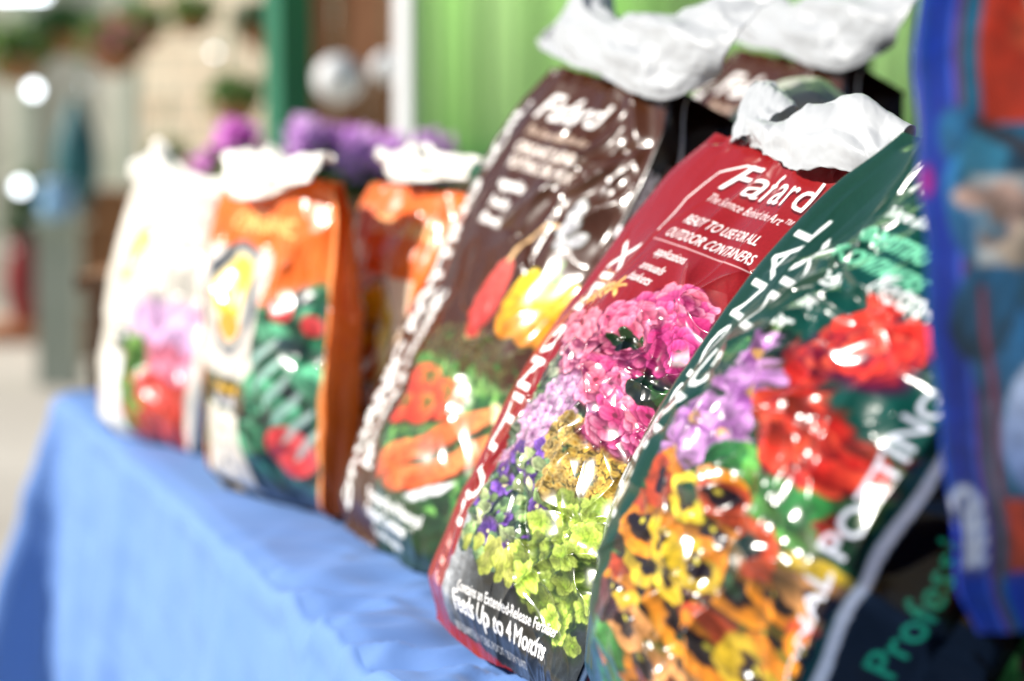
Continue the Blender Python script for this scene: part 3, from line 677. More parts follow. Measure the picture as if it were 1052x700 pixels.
def catmull(P, n):
    """P: (m, ...) control rows -> n samples"""
    P = np.asarray(P, float); m = len(P); E = np.concatenate([[2*P[0]-P[1]], P, [2*P[-1]-P[-2]]])
    t = np.linspace(0, m-1-1e-6, n); i = t.astype(int); f = (t-i).reshape((-1,)+(1,)*(P.ndim-1))
    p0, p1, p2, p3 = E[i], E[i+1], E[i+2], E[i+3]
    return .5*(2*p1+(p2-p0)*f+(2*p0-5*p1+4*p2-p3)*f*f+(3*p1-p0-3*p2+p3)*f**3)
def sheet(name, rows, parent, mat, nu=120, nv=60, amp=.006, seed=1, thick=.0012, fs=1.0):
    """crumpled film sheet through control rows, in centimetres of the parent's frame"""
    A = catmull(np.array(rows, float)/100, nv); A = catmull(A.transpose(1, 0, 2), nu).transpose(1, 0, 2)
    du = np.gradient(A, axis=1); dv = np.gradient(A, axis=0); nn = np.cross(du, dv); nn /= np.linalg.norm(nn, axis=-1, keepdims=True)+1e-9
    S = np.linspace(0, 1, nu)[None, :]*6*fs + 0*nn[..., 0]; T_ = np.linspace(0, 1, nv)[:, None]*3*fs + 0*nn[..., 0]
    d = amp*(1.9*facet(S*.55, T_*.75, seed, .5) + 1.0*facet(S*1.3+T_*.4, T_*1.5-S*.3, seed+3, .4) + .32*facet(S*3-T_, T_*3, seed+5) + .06*facet(S*8, T_*8, seed+7))
    A = A + nn*d[..., None]
    # ragged edges
    A[0] += .002*np.stack([0*S[0], noise(S[0]*3, S[0]*0, seed+11), noise(S[0]*3, S[0]*0+4, seed+12)], -1)
    idx = np.arange(nu*nv).reshape(nv, nu); q = np.stack([idx[:-1, :-1], idx[:-1, 1:], idx[1:, 1:], idx[1:, :-1]], -1).reshape(-1, 4)
    o = mesh_obj(name, A.reshape(-1, 3), q.tolist(), M[mat], parent)
    s = o.modifiers.new('thickness', 'SOLIDIFY'); s.thickness = thick; s.offset = 0
    return o

# ------------------------------------------------------------------ the bags
G_BIG = 'large bags of potting soil leaning on the table'; G_SMALL = 'small fertilizer bags at the far end of the table'
def dent(cu, cv, ang, L, w, amp):
    """a sharp pressed fold"""
    c, s = math.cos(ang), math.sin(ang)
    def f(U, V):
        x = (U-cu)*c+(V-cv)*s; y = -(U-cu)*s+(V-cv)*c
        y = y + .5*np.sin(x*.45+cu)
        return amp*np.exp(-(x/L)**2)*np.exp(-np.abs(y)/w)
    return f
red_d = [dent(34.5, 49, 1.0, 4, 1.3, .006), dent(33, 44.8, -.25, 5, 1.1, -.007), dent(29, 42.2, .9, 3, .9, .006), dent(25, 41.6, -.4, 4, 1.0, .006),
         dent(24, 31, .3, 6, .8, .004), dent(23, 21, 1.35, 6, 1.5, .008), dent(30, 4, 1.1, 4, .8, .004), dent(36, 2, .2, 4, .8, .005),
         creases(5, 12, 19, 38, 25, 43, (-.5, .2, .8, 2.6), .0058, (6, 12), (.5, .9)), creases(6, 10, 12, 38, 10, 20, (.1, .35, -.3), .0036, (7, 15), (.25, .5)), creases(61, 6, 6, 30, 12, 30, (1.2, .9), .004, (5, 10), (.5, .9)),
         creases(7, 9, 4, 34, 57.2, 58, (1.3, 1.6, 1.9), .002, (1.0, 1.8), (.25, .5)), creases(8, 6, 28, 38, 0, 4, (.4, 1.2, 2.2), .0013, (2, 4), (.2, .4)), creases(9, 10, 2, 12, 12, 50, (1.4, 1.7), .0016, (3, 8), (.2, .5))]
red = root_bag('potting_mix_bag', -.103, 2.497, .76, 25.7, 31, 7.7)
tag(red, 'red potting mix bag in sharp focus, pink and yellow flowers printed on its front', 'potting mix bag', G_BIG)
CV_RED = print_red()
bag_body(red, CV_RED, .397, .583, T=.15, bf=.036, k=2.0, nu=520, nv=900, ng=60, wr=1.0, seed=11, calm=lambda U, V: .14+.7*smooth(17, 24, U)*smooth(7, 12, V)*smooth(45, 41, V), belly=.028, extra=lambda U, V: sum(f(U, V) for f in red_d))
# white inner film folded over the top
sheet('folded_top', [
    [(13, 57.4, .6), (18, 57.2, 1.6), (22, 56.6, 2.2), (27, 55.8, 2.6), (33, 57.0, 2.4), (38.6, 57.4, 1.2)],
    [(12.4, 58.8, 1.8), (18, 58.8, 2.8), (22, 59.0, 3.3), (27, 59.2, 3.5), (33, 60.2, 3.2), (40.2, 58.8, 1.8)],
    [(12.3, 60.2, 1.4), (18.3, 60.4, 2.2), (22, 61.8, 2.6), (27, 63.2, 2.8), (33, 64.0, 2.6), (40.0, 62.6, 1.4)],
    [(12.6, 60.0, 0.2), (18.2, 60.2, .9), (22, 61.6, 1.2), (27, 63.0, 1.4), (33, 63.8, 1.0), (39.6, 62.2, .2)],
    [(13, 57.5, -1.2), (17.5, 58, -.6), (22, 59, -.4), (27, 60, -.4), (33, 61, -.8), (38, 60, -1.2)]], red, 'white_film', amp=.0042, seed=4, thick=.0006, nu=180, nv=90)
sheet('folded_peak', [
    [(8.6, 57.4, .6), (11, 57.6, 1.6), (13, 58.0, 2.2), (15.5, 59.4, 1.8)],
    [(6.6, 60.6, .4), (9.0, 60.8, 1.6), (12.5, 61.0, 2.0), (16.4, 61.2, 1.4)],
    [(4.4, 64.4, -.2), (7.2, 64.6, .6), (11.5, 64.0, .8), (16.8, 62.4, .6)],
    [(3.8, 65.6, -1.2), (6.6, 65.8, -.8), (10.2, 64.8, -.8), (14.8, 63.0, -1.0)]], red, 'white_film', nu=80, nv=60, amp=.0022, seed=9, thick=.0006)

grn = root_bag('potting_mix_bag', .057, 2.054, .76, 18.3, 26.4, 8.1)
tag(grn, 'dark green potting mix bag with orange pansies on its front, right of the red one', 'potting mix bag', G_BIG)
CV_GREEN = print_green()
grn_d = [creases(15, 18, 10, 38, 12, 46, (-.5, -.2, .4, .8), .0080, (6, 14), (.7, 1.4)), creases(19, 9, 12, 38, 14, 46, (-.5, -.2, .4), .0040, (6, 13), (.35, .6)), creases(16, 14, 12, 36, 0, 18, (-.4, .2, .7), .0045, (3, 8), (.5, 1.0)), creases(17, 6, 1, 12, 4, 50, (1.3, 1.7), .0012, (3, 9), (.5, .9)), creases(18, 14, 6, 36, 48, 56, (1.2, 1.7), .003, (2, 6), (.25, .6)),
         dent(14, 44, .3, 8, 1.2, .008), dent(22, 42, -.2, 8, 1.0, -.007), dent(20, 36, -.5, 7, .8, .006), dent(28, 29, .8, 8, .9, .008), dent(24, 25, -.6, 6, .7, .006),
         dent(25, 18, -.3, 7, .7, .006), dent(17, 17, .4, 5, .8, -.005), dent(24, 11, -.4, 7, .7, .006), dent(32, 33, -.7, 8, .9, .006), dent(20, 22, -.8, 5, .6, .004)]
bag_body(grn, CV_GREEN, .420, .560, us=.95, T=.13, bf=.046, k=2.2, nu=480, nv=760, ng=110, wr=1.3, seed=23, calm=lambda U, V: .08+.8*smooth(12, 18, U), belly=.062, extra=lambda U, V: sum(f(U, V) for f in grn_d))
sheet('folded_top', [
    [(21, 55.2, 1.0), (26, 55.0, 2.0), (31, 55.2, 2.0), (37, 55.4, 1.0)],
    [(21, 56.6, 1.2), (26, 57, 2.2), (31, 57.6, 2.0), (37, 57.4, 1.0)],
    [(22, 57.5, -.5), (26, 58.5, 0), (31, 59, 0), (36, 58.4, -.5)]], grn, 'white_film', nu=70, nv=40, amp=.003, seed=14)

brn = root_bag('potting_mix_bag', -.243, 3.10, .755, 26.7, 25, 5.8)
tag(brn, 'brown potting soil bag with carrots and yellow pepper, left of the red one', 'potting mix bag', G_BIG)
CV_BROWN = print_brown()
brn_d = [creases(25, 10, 20, 38, 28, 56, (-.5, .3, .9), .0040, (4, 9), (.6, 1.2)), creases(26, 14, 8, 38, 0, 28, (-.4, .2, .7), .0035, (3, 9), (.5, 1.0)), creases(27, 12, 4, 38, 56, 62, (1.3, 1.8), .003, (2, 5), (.3, .6)),
         dent(34, 52, .6, 4, .9, .009), dent(36, 56, .4, 4, 1.2, -.008), dent(36, 46, .9, 6, 1.0, .009)]
bag_body(brn, CV_BROWN, .425, .648, T=.19, topT=.5, bf=.036, k=2.0, nu=260, nv=460, ng=110, wr=1.25, seed=37, calm=lambda U, V: .16+0*U, belly=.012, extra=lambda U, V: sum(f(U, V) for f in brn_d), gin0=.004)
fl = sheet('folded_top', [
    [(-.5, 64.6, .2), (5, 64.0, 1.4), (14, 62.6, 2.0), (24, 62.0, 2.4), (34, 60.4, 2.2), (41, 60.8, 1.0), (46.5, 65.0, -.4)],
    [(-3.0, 66.0, .8), (4, 66.2, 2.2), (13, 65.6, 2.8), (24, 65.0, 3.2), (34, 64.2, 3.0), (42.5, 65.0, 2.0), (49, 67.6, .4)],
    [(-1.0, 67.2, .8), (5, 69.2, 2.0), (13, 68.8, 2.4), (24, 68.2, 2.8), (34, 68.2, 2.6), (43, 69.6, 2.0), (50.5, 72.0, .8)],
    [(2, 68.2, 0), (6.6, 73.4, .8), (13, 71.0, 1.4), (24, 69.6, 1.8), (34, 71, 1.6), (43, 74.0, 1.0), (51, 77.6, -.4)],
    [(3, 67.5, -1.6), (8, 74.6, -.8), (14, 72, -.8), (24, 70.2, -.8), (34, 73.4, -1), (42, 76.5, -1.4), (51, 80, -2.8)]], brn, 'white_film', amp=.0085, seed=19, thick=.0008, nu=200, nv=110)
fl.location.y = .022

def small_bag(kind, label, x, y, yaw, lean, roll, W, H, cv, seed, s=.97, flap=None, flapmat='cream_film'):
    # keep the bag's foot on the table
    r = root_bag('fertilizer_bag', x*s, y*s, TZ+.006, yaw, lean, roll)
    tag(r, label, 'fertilizer bag', G_SMALL)
    bag_body(r, cv, W*1.04, H, T=.04, topT=.4, bf=.034, belly=.015, k=2.0, nu=170, nv=240, ng=36, wr=1.2, us=.26/W, calm=lambda U, V: .9+0*U, extra=creases(seed, 34, 2, 34, 2, 44, (0, .8, 1.5, 2.3), .004, (3, 8), (.4, 1.0)), seed=seed, mat='film_soft', gin0=.014, pinch=.9)
    if flap is not None: sheet('folded_top', flap, r, flapmat, nu=60, nv=30, amp=.008, seed=seed+2)
    return r
CV_W, CV_O, CV_O2 = print_white(), print_orange(), print_orange(True)
small_bag('w', 'white fertilizer bag with pink and red flowers at the far table end', -.752, 4.325, 34.9, 8.8, 3.9, .36, .463, CV_W, 51,
    flap=[[(2, 42, 1.0), (11, 41.5, 2.8), (23, 41, 2.8), (35, 42.5, 1.0)], [(1, 46.5, 1.2), (11, 47, 3), (23, 44.6, 2.8), (37, 45, .8)], [(2, 49.5, 0), (10, 51.5, .6), (21, 47.2, .6), (37, 46.6, 0)]])
small_bag('o', 'orange fertilizer bag with a white label panel and red fruit, next to the white one', -.466, 3.63, 32.9, 2.7, 2.3, .36, .465, CV_O, 61,
    flap=[[(6, 44, 1.6), (13, 42.6, 3.0), (22, 44, 3.0), (33, 46, 1.4)], [(5, 48.6, 1.2), (13, 49.6, 2.2), (22, 48.6, 2.2), (34, 49, .8)], [(6, 49.6, -1), (13, 51, -.6), (21, 49.6, -.6), (33, 49.8, -1)]])
small_bag('o', 'orange fertilizer bag with a yellow oval badge, behind the brown potting soil bag', -.262, 3.52, 31, 4.6, 2.9, .325, .452, CV_O2, 71,
    flap=[[(8, 47, 1.0), (15, 45.6, 2.4), (23, 46.6, 2.0), (32, 47.2, 1.0)], [(8, 49, 1.2), (15, 50, 1.8), (23, 49, 1.8), (33, 49.2, .8)], [(8, 49.6, -1), (15, 51, -.6), (22, 49.8, -.6), (32, 49.8, -1)]])

# second row behind
def copy_bag(src, label, x, y, z, yaw, lean, roll, sc=1., group=G_BIG):
    c = copy_tree(src); m = frame(R(yaw), R(lean), R(roll)).to_4x4(); m = m @ Matrix.Scale(sc, 4); m.translation = (x, y, z); c.matrix_world = m
    c['label'] = label; c['group'] = group; return c
copy_bag(brn, 'second brown potting soil bag, behind the first, dark edge showing under white film', .01, 3.40, .788, 24, 26, 4)
pale = root_bag('potting_mix_bag', -.035, 2.96, .76, 25, 31, 6)
tag(pale, 'tan potting mix bag with smooth grey film top, between brown and red bags', 'potting mix bag', G_BIG)
CV_T = Canvas(-16, 56, 64, 4, rgb(150, 134, 108))
for y in range(4, 60, 4): CV_T.text('organic peat moss', 18, y, 1.4, 0, rgb(70, 60, 50), .9)
CV_T.grain(.15, 1)
bag_body(pale, CV_T, .40, .60, T=.15, bf=.04, nu=120, nv=160, ng=30, wr=1, seed=83, mat='film_soft')
sheet('folded_top', [
    [(2, 58, 1), (12, 57.4, 2.5), (24, 57.0, 3), (38, 58, 1)],
    [(2, 60.5, 1), (12, 62, 3), (24, 62.4, 3.4), (40, 58.6, 1)],
    [(3, 62, 0), (12, 65, 1.6), (24, 65.4, 1.6), (41, 59, -.4)]], pale, 'grey_film', nu=60, nv=30, amp=.003, seed=88)
copy_bag(brn, 'brown bag hidden behind the dark green bag, its white film top showing', .265, 2.86, .74, 24, 31, 5)
ob = copy_bag(bpy.data.objects['fertilizer_bag.002'], 'dull orange fertilizer bag half hidden behind the brown potting soil bag, white top', -.08, 4.02, TZ+.006, 32, 4, 3, 1.0, G_SMALL)
fg = copy_bag(grn, 'dark green potting mix bag lying low in the near right corner under the blue bag', .285, 1.78, .875, 24, 79, 0)

blue = root_bag('seed_bag', .270, 1.49, .935, 80, 0, -2)
tag(blue, 'blurred blue bag with orange and teal picture panels, standing nearest on the right', 'seed bag')
bag_body(blue, print_blue(), .40, .62, T=.05, bf=.03, nu=160, nv=240, ng=40, wr=1., seed=97, mat='film_soft', floor=None)

# ------------------------------------------------------------------ table and cloth
def edge(y): return -.169-.311*(y-2.48)
dirv = np.array([-.311, 1.0, 0]); dirv /= np.linalg.norm(dirv); nout = np.array([-dirv[1], dirv[0], 0])
Pn = np.array([edge(1.1), 1.1, 0]); Pf = np.array([edge(4.86), 4.86, 0]); LEN = np.linalg.norm(Pf-Pn); DEP = .92
def cloth():
    # top sheet
    nu, nv = 420, 110
    s = np.linspace(0, LEN, nu)[None, :]; d = np.linspace(0, DEP, nv)[:, None]; S = s+0*d; D = d+0*s
    def topz(S, D):
        w = .0045*ridge(S*3.2+D*2.5, D*3.4-S*1.5, 201, w=.7) + .0022*ridge(S*7, D*6+S*2, 202) + .002*noise(S*2, D*2, 203)
        near = smooth(2.3, 1.7, S)*smooth(.5, 0, D)   # bunched where the near bags press on it
        w = w + near*(.026*ridge(S*5+D*6, D*5-S*3, 207, w=.8)+.012*ridge(S*11, D*9, 208)+.008)
        return TZ + w + .002
    P = Pn + dirv*S[..., None] - nout*D[..., None]; P[..., 2] = topz(S, D)
    rw = smooth(.03, 0, D); P[..., 2] -= .006*rw**2
    V = P.reshape(-1, 3).tolist(); idx = np.arange(nu*nv).reshape(nv, nu)
    F = np.stack([idx[:-1, :-1], idx[:-1, 1:], idx[1:, 1:], idx[1:, :-1]], -1).reshape(-1, 4).tolist()
    # skirt: along the aisle side, round the far corner, along the far end
    n1, nc, n2 = 420, 30, 60
    path = [(Pn+dirv*x, nout, x) for x in np.linspace(0, LEN, n1)]
    for k in range(1, nc):
        a = math.pi/2*k/nc; path.append((Pf, nout*math.cos(a)+dirv*math.sin(a), LEN+.10*k/nc))
    path += [(Pf-nout*x, dirv, LEN+.1+x) for x in np.linspace(0, DEP, n2)]
    base = len(V); m = len(path)
    rows = [(0, 0)] + [(.008*math.sin(a), .008*(1-math.cos(a))) for a in (0.5, 1.0, 1.57)] + [(.008+.002*t, .008+.72*t) for t in np.linspace(.01, 1, 90)]
    pb = np.array([p[0] for p in path]); pn = np.array([p[1] for p in path]); ps = np.array([p[2] for p in path])
    z0 = topz(np.minimum(ps, LEN), 0*ps)-.006
    for (o_, dz) in rows:
        t = dz/.72; g = min(1, t*1.6)**.8
        f = np.sin(ps*13+2*noise(ps*1.1, 0*ps+t*.5, 211))*.5+.5
        f = (f**1.5)*.07 + .008*np.sin(ps*41+3*noise(ps*2, 0*ps+t, 212)) + .035*noise(ps*2.2, 0*ps+t*1.2, 213)
        corner = smooth(-.055, -.012, ps-LEN)*smooth(.30, .02, ps-LEN) - .2*np.exp(-((ps-LEN+.10)/.05)**2)
        off = o_ + g*(.028+f*.55) + corner*.15*t**.85 + .006*noise(ps*9+3*t, 0*ps+t*9, 215)*min(1, dz/.03)
        hem = .004*math.sin(min(1, dz/.045)*math.pi)
        off = off + hem + .004*ridge(ps*4+t*6, 0*ps+t*7, 214)*min(1, dz/.02)
        q = pb + pn*off[:, None]; q[:, 2] = np.maximum(z0-dz, .006)
        V += q.tolist()
    for i in range(len(rows)-1):
        for j in range(m-1): a = base+i*m+j; F.append((a, a+m, a+m+1, a+1))
    o = mesh_obj('tablecloth', V, F, M['cloth'])
    return o
tag(cloth(), 'blue cloth draped over the long display table, its skirt hanging to the floor', 'tablecloth')
M['table_white'] = mat_noise('table_plastic', (.5, .5, .5), (.58, .58, .57), 6, .5)
tb = empty('folding_table', (*(Pn+dirv*LEN/2-nout*DEP/2)[:2], 0), (0, 0, math.atan2(dirv[1], dirv[0])))
tag(tb, 'long folding table hidden under the blue cloth', 'table')
m = MB(); m.box(-LEN/2+.02, LEN/2-.02, -DEP/2+.03, DEP/2-.03, TZ-.07, TZ-.035); m.build('table_top', M['table_white'], tb)
for sx in (-1, 1):
    for sy in (-1, 1):
        m = MB(); m.tube((sx*(LEN/2-.25), sy*.36, 0), (sx*(LEN/2-.25), sy*.36, TZ-.05), .015, .015); m.build('leg', M['table_white'], tb)

# ------------------------------------------------------------------ surroundings
def at(px, py, d): return ((px-526)/2484*d, d, 1.25-(py-138)/2484*d)
M['floor'] = mat_noise('concrete', (.40, .37, .32), (.52, .49, .43), .6, .85, .2, 8)
M['brick'] = None
def brick():
    m, N, L, P = mat_new('pale_brick'); tc = N.new('ShaderNodeTexCoord'); b = N.new('ShaderNodeTexBrick'); mp = N.new('ShaderNodeMapping')
    mp.inputs['Rotation'].default_value = (R(90), 0, 0)
    b.inputs['Scale'].default_value = 1; b.inputs['Brick Width'].default_value = .42; b.inputs['Row Height'].default_value = .17; b.inputs['Mortar Size'].default_value = .02
    b.inputs['Color1'].default_value = (.56, .44, .32, 1); b.inputs['Color2'].default_value = (.76, .68, .55, 1); b.inputs['Mortar'].default_value = (.38, .37, .30, 1)
    L.new(tc.outputs['Object'], mp.inputs['Vector']); L.new(mp.outputs['Vector'], b.inputs['Vector']); L.new(b.outputs['Color'], P.inputs['Base Color']); P.inputs['Roughness'].default_value = .9
    return m
M['brick'] = brick()
M['post'] = mat_noise('dark_green_paint', (.002, .11, .055), (.004, .15, .08), 3, .35)
M['green_panel'] = mat_noise('green_ribbed_plastic', (.42, .92, .22), (.56, .95, .36), 1.2, .45, stretch=(3, 3, .4), trans=.1)
M['white_paint'] = mat_noise('white_paint', (.66, .67, .70), (.76, .77, .78), 3, .5)
M['wood'] = mat_noise('brown_wood', (.16, .075, .03), (.36, .16, .06), 3, .6, stretch=(1, 1, .2))
M['terra'] = mat_noise('terracotta', (.50, .20, .09), (.62, .28, .14), 5, .7)
M['leaf'] = mat_noise('leaf_green', (.08, .18, .03), (.2, .32, .08), 9, .5, trans=.5)
M['leaf_dark'] = mat_noise('dark_leaf', (.02, .07, .02), (.06, .14, .04), 9, .5, trans=.5)
M['purple'] = mat_noise('purple_petals', (.62, .26, .74), (.90, .66, .94), 14, .5, trans=.5)
M['magenta'] = mat_noise('magenta_petals', (.78, .16, .72), (.92, .55, .9), 14, .5, trans=.5)
M['pinkp'] = mat_noise('pink_petals', (.55, .14, .18), (.72, .32, .34), 14, .5, trans=.5)
M['teal'] = mat_noise('teal_canvas', (.005, .09, .11), (.01, .13, .15), 6, .6)
M['skyblue'] = mat_noise('pale_blue_glaze', (.20, .42, .68), (.30, .52, .78), 6, .3)
M['darkred'] = mat_noise('dark_red_glaze', (.20, .015, .02), (.30, .03, .03), 6, .3)
M['pale_sage'] = mat_noise('pale_sage_paint', (.38, .44, .36), (.50, .56, .48), 2, .6)
M['black'] = mat_noise('gap_black', (.004, .008, .005), (.008, .018, .01), 3, .5)
def glow_mat():  # glow shared by the strip light and the added balls
    m, N, L, P = mat_new('glow_white'); P.inputs['Base Color'].default_value = (.9, .9, .9, 1)
    P.inputs['Emission Color'].default_value = (.86, .93, 1, 1); P.inputs['Emission Strength'].default_value = 5; return m
M['glow'] = glow_mat()

m = MB(); m.box(-40, 40, -12, 60, -.2, 0); tag(m.build('floor', M['floor']), kind='structure')
# pale brick building
m = MB(); bw = empty('brick_building', (0, 16.6, 0), (0, 0, R(-38))); tag(bw, 'pale beige brick building far behind on the left', 'building')
m.box(-4.3, 6, 0, .4, 0, 5); m.build('wall', M['brick'], bw)
m = MB(); m.box(-4.4, 6.1, -.3, .6, 5, 5.25); m.build('roof_edge', M['white_paint'], bw)
m = MB(); m.box(-2.45, -1.1, -.06, 0, 1.9, 2.0); m.build('ledge', M['terra'], bw)
# glasshouse to the left
gh = empty('glasshouse', (-4.2, 17.6, 0), (0, 0, R(-16))); tag(gh, 'pale green framed glasshouse far behind at the left edge', 'glasshouse')
M['glass'] = mat_noise('greenhouse_glass', (.52, .54, .44), (.80, .78, .68), 1.5, .15)
m = MB(); m.box(-4, 1.62, 0, .05, .5, 4); m.build('glazing', M['glass'], gh)
m = MB(); m.box(-4, 1.64, -.05, .1, 0, .5); m.build('base_wall', M['pale_sage'], gh)
for k in range(8):
    m = MB(); x = -4+.8*k; m.box(x-.05, x+.05, -.08, -.002, .5, 4); m.build('glazing_bar', M['pale_sage'], gh)
# green posts
pc = at(297, 0, 6.0)
po = empty('canopy_post', (pc[0], 6.0, 0), (0, 0, R(34))); tag(po, 'square dark green canopy post rising behind the orange bags', 'post')
m = MB(); m.box(-.042, .042, -.042, .042, 0, 3.4); m.build('shaft', M['post'], po)
m = MB(); m.box(-.10, .10, -.10, .10, 0, .015); m.build('base_plate', M['post'], po)
# green ribbed screen with white frame
D = 6.6; x0 = at(430, 0, D)[0]; x1 = at(1230, 0, D)[0]; zb = at(0, 163, D)[2]
RA = R(-46); hl = (x1-x0)/2; sc = empty('green_screen', (x0+hl*math.cos(RA), D+hl*math.sin(RA), 0), (0, 0, RA)); tag(sc, 'bright green ribbed plastic screen in a white frame behind the bags', 'screen')
V = []; F = []; n = 420
for k in range(n+1):
    x = (x0-x1)/2+(x1-x0)*k/n; y = .0022*math.sin(x*95)+.004*math.sin(x*31)
    V += [(x, y, zb), (x, y, 3.4)]
for k in range(n): F.append((2*k, 2*k+2, 2*k+3, 2*k+1))
sh = mesh_obj('ribbed_sheet', V, F, M['green_panel'], sc); md = sh.modifiers.new('t', 'SOLIDIFY'); md.thickness = .004
m = MB(); w = at(430, 0, D)[0]-at(406, 0, D)[0]; m.box((x0-x1)/2-w, (x0-x1)/2-.002, -.03, .03, 0, 3.4); m.build('side_rail', M['white_paint'], sc)
m = MB(); m.box((x0-x1)/2, (x1-x0)/2, -.03, .03, zb-.05, zb-.002); m.build('bottom_rail', M['post'], sc)
# black box added to stand in for the dark gap beside the second row
ba = at(842, 0, 4.2)[0]; bb = at(893, 0, 4.2)[0]
st = empty('dark_gap', ((ba+bb)/2, 4.3, 0)); tag(st, 'narrow black cabinet standing in for a dark gap behind the brown bags', 'block')
m = MB(); m.box((ba-bb)/2, (bb-ba)/2, -.1, .1, 0, 1.75); m.build('gap_block', M['black'], st)
m = MB(); m.box((ba-bb)/2+.01, (bb-ba)/2-.01, -.112, -.102, .03, 1.72); m.build('gap_front', M['black'], st)

def clump(mb, c, r, n, leaf, sq=.8, seed=0):
    rr = random.Random(seed)
    for _ in range(n):
        d = Vector((rr.gauss(0, 1), rr.gauss(0, 1), rr.gauss(0, 1))).normalized()*r*rr.uniform(.3, 1)
        p = Vector(c)+Vector((d.x, d.y, d.z*sq)); a = Vector((rr.gauss(0, 1), rr.gauss(0, 1), rr.gauss(0, 1))).normalized(); b = a.orthogonal().normalized(); L = leaf*rr.uniform(.6, 1.3)
        mid = p+a*L*.5+b.cross(a)*L*.12
        mb.add([p, mid+b*L*.34, p+a*L, mid-b*L*.34], [(0, 1, 2, 3)])
POT = [(.055, 0), (.075, .13), (.084, .13), (.084, .155), (.07, .155), (.066, .13)]
def potted(px, py, d, zt, rad, petals, label, seed, pot='terra', s=1., group='potted flowers on the bench'):
    x, y, z = at(px, py, d); o = empty('potted_flower', (x, y, zt)); tag(o, label, 'potted plant', group)
    m = MB(); m.lathe([(a*s, b*s) for a, b in POT]); m.build('pot', M[pot], o, True)
    h = z-zt
    m = MB(); clump(m, (0, 0, h*.72), rad*.9, 260, .05*s, .9, seed); m.tube((0, 0, .1*s), (0, 0, h*.7), .006, .004); m.build('foliage', M['leaf'], o)
    m = MB(); q = random.Random(seed)
    for _ in range(7): clump(m, (q.uniform(-1.2, 1.2)*rad, q.uniform(-.8, .8)*rad, h+q.uniform(-.7, .6)*rad), rad*q.uniform(.3, .55), 70, .035*s, .8, seed+_)
    m.build('blossom', M[petals], o)
# bench carrying the flowers
bx = empty('bench', (-.35, 5.15, 0)); tag(bx, 'wooden plant bench behind the table', 'bench')
m = MB(); m.box(-.55, .75, -.18, .18, .93, .96); m.build('bench_top', M['wood'], bx)
for a in (-.5, .7):
    for b in (-.14, .14): m = MB(); m.box(a-.025, a+.025, b-.025, b+.025, 0, .93); m.build('leg', M['wood'], bx)
potted(240, 152, 5.15, .96, .075, 'magenta', 'magenta flowers above the gap between white and orange bags', 301)
potted(332, 150, 5.1, .96, .062, 'purple', 'lilac purple flowers just right of the green post', 311)
potted(368, 166, 5.2, .96, .062, 'purple', 'paler purple flowers further right of the green post', 321)
potted(428, 163, 5.15, .96, .05, 'purple', 'violet flowers below the white frame of the green screen', 331)

# things seen far behind
x, y, z = at(80, 155, 13); o = empty('parasol', (x, y, 0)); tag(o, 'closed dark teal parasol far behind on the left', 'parasol')
m = MB(); m.lathe([(.02, z+.28), (.05, z+.22), (.11, z+.05), (.12, z-.1), (.09, z-.26), (.03, z-.3)], n=14); m.build('canopy', M['teal'], o, True)
m = MB(); m.tube((0, 0, 0), (0, 0, z+.3), .02, .02); m.build('pole', M['pale_sage'], o)
def urn(px, py, d, w, h, mat, name, label, cat, zb=0):
    x, y, z = at(px, py, d); o = empty(name, (x, y, zb)); tag(o, label, cat)
    m = MB(); m.lathe([(w*.6, 0), (w*.95, h*.35), (w, h*.65), (w*.7, h*.9), (w*.8, h), (w*.7, h)], n=20); m.build('body', M[mat], o, True)
    m = MB(); m.lathe([(w*.82, h+.002), (w*.88, h+.03), (w*.8, h+.05)], n=20); m.build('rim', M[mat], o, True); return o
urn(25, 300, 14.5, .13, .46, 'darkred', 'planter', 'dark red glazed planter standing at the left edge', 'planter', .12)
x, y, z = at(60, 325, 14.6); o = empty('plinth', (x, 14.6, 0)); tag(o, 'low terracotta plinth on the paving at the left', 'plinth')
m = MB(); m.box(-.42, .5, -.2, .2, .0, .10); m.build('step', M['terra'], o); m = MB(); m.box(-.44, .52, -.22, .22, .10, .12); m.build('slab', M['terra'], o)
x, y, z = at(25, 225, 14.5); o = empty('shrub', (x, y, .58)); tag(o, 'slim dark shrub growing in the dark red planter', 'shrub')
m = MB(); clump(m, (0, 0, .2), .1, 160, .09, 2.2, 401); m.build('foliage', M['leaf_dark'], o); m = MB(); m.tube((0, 0, -.05), (0, 0, .35), .01, .006); m.build('stem', M['wood'], o)
x, y, z = at(60, 225, 12); o = empty('display_stand', (x, y, 0)); tag(o, 'pale display stand holding the blue pot', 'stand')
m = MB(); m.box(-.14, .14, -.12, .12, z-.03, z); m.build('shelf', M['pale_sage'], o); m = MB(); m.box(-.1, .1, -.09, .09, 0, z-.03); m.build('column', M['pale_sage'], o)
urn(60, 200, 12, .095, .14, 'skyblue', 'flower_pot', 'pale blue pot on the display stand', 'pot', z)
x, y, z = at(106, 260, 13.5); o = empty('crate_stack', (x, y, 0)); tag(o, 'brown wooden crates stacked on end behind the white bag', 'crate')
m = MB(); m.box(-.16, .2, -.2, .2, 0, .62); m.box(-.14, .18, -.18, .18, .63, .95); m.build('slats', M['wood'], o)
m = MB(); m.box(-.16, .2, -.21, -.202, .28, .33); m.build('rail', M['pale_sage'], o)
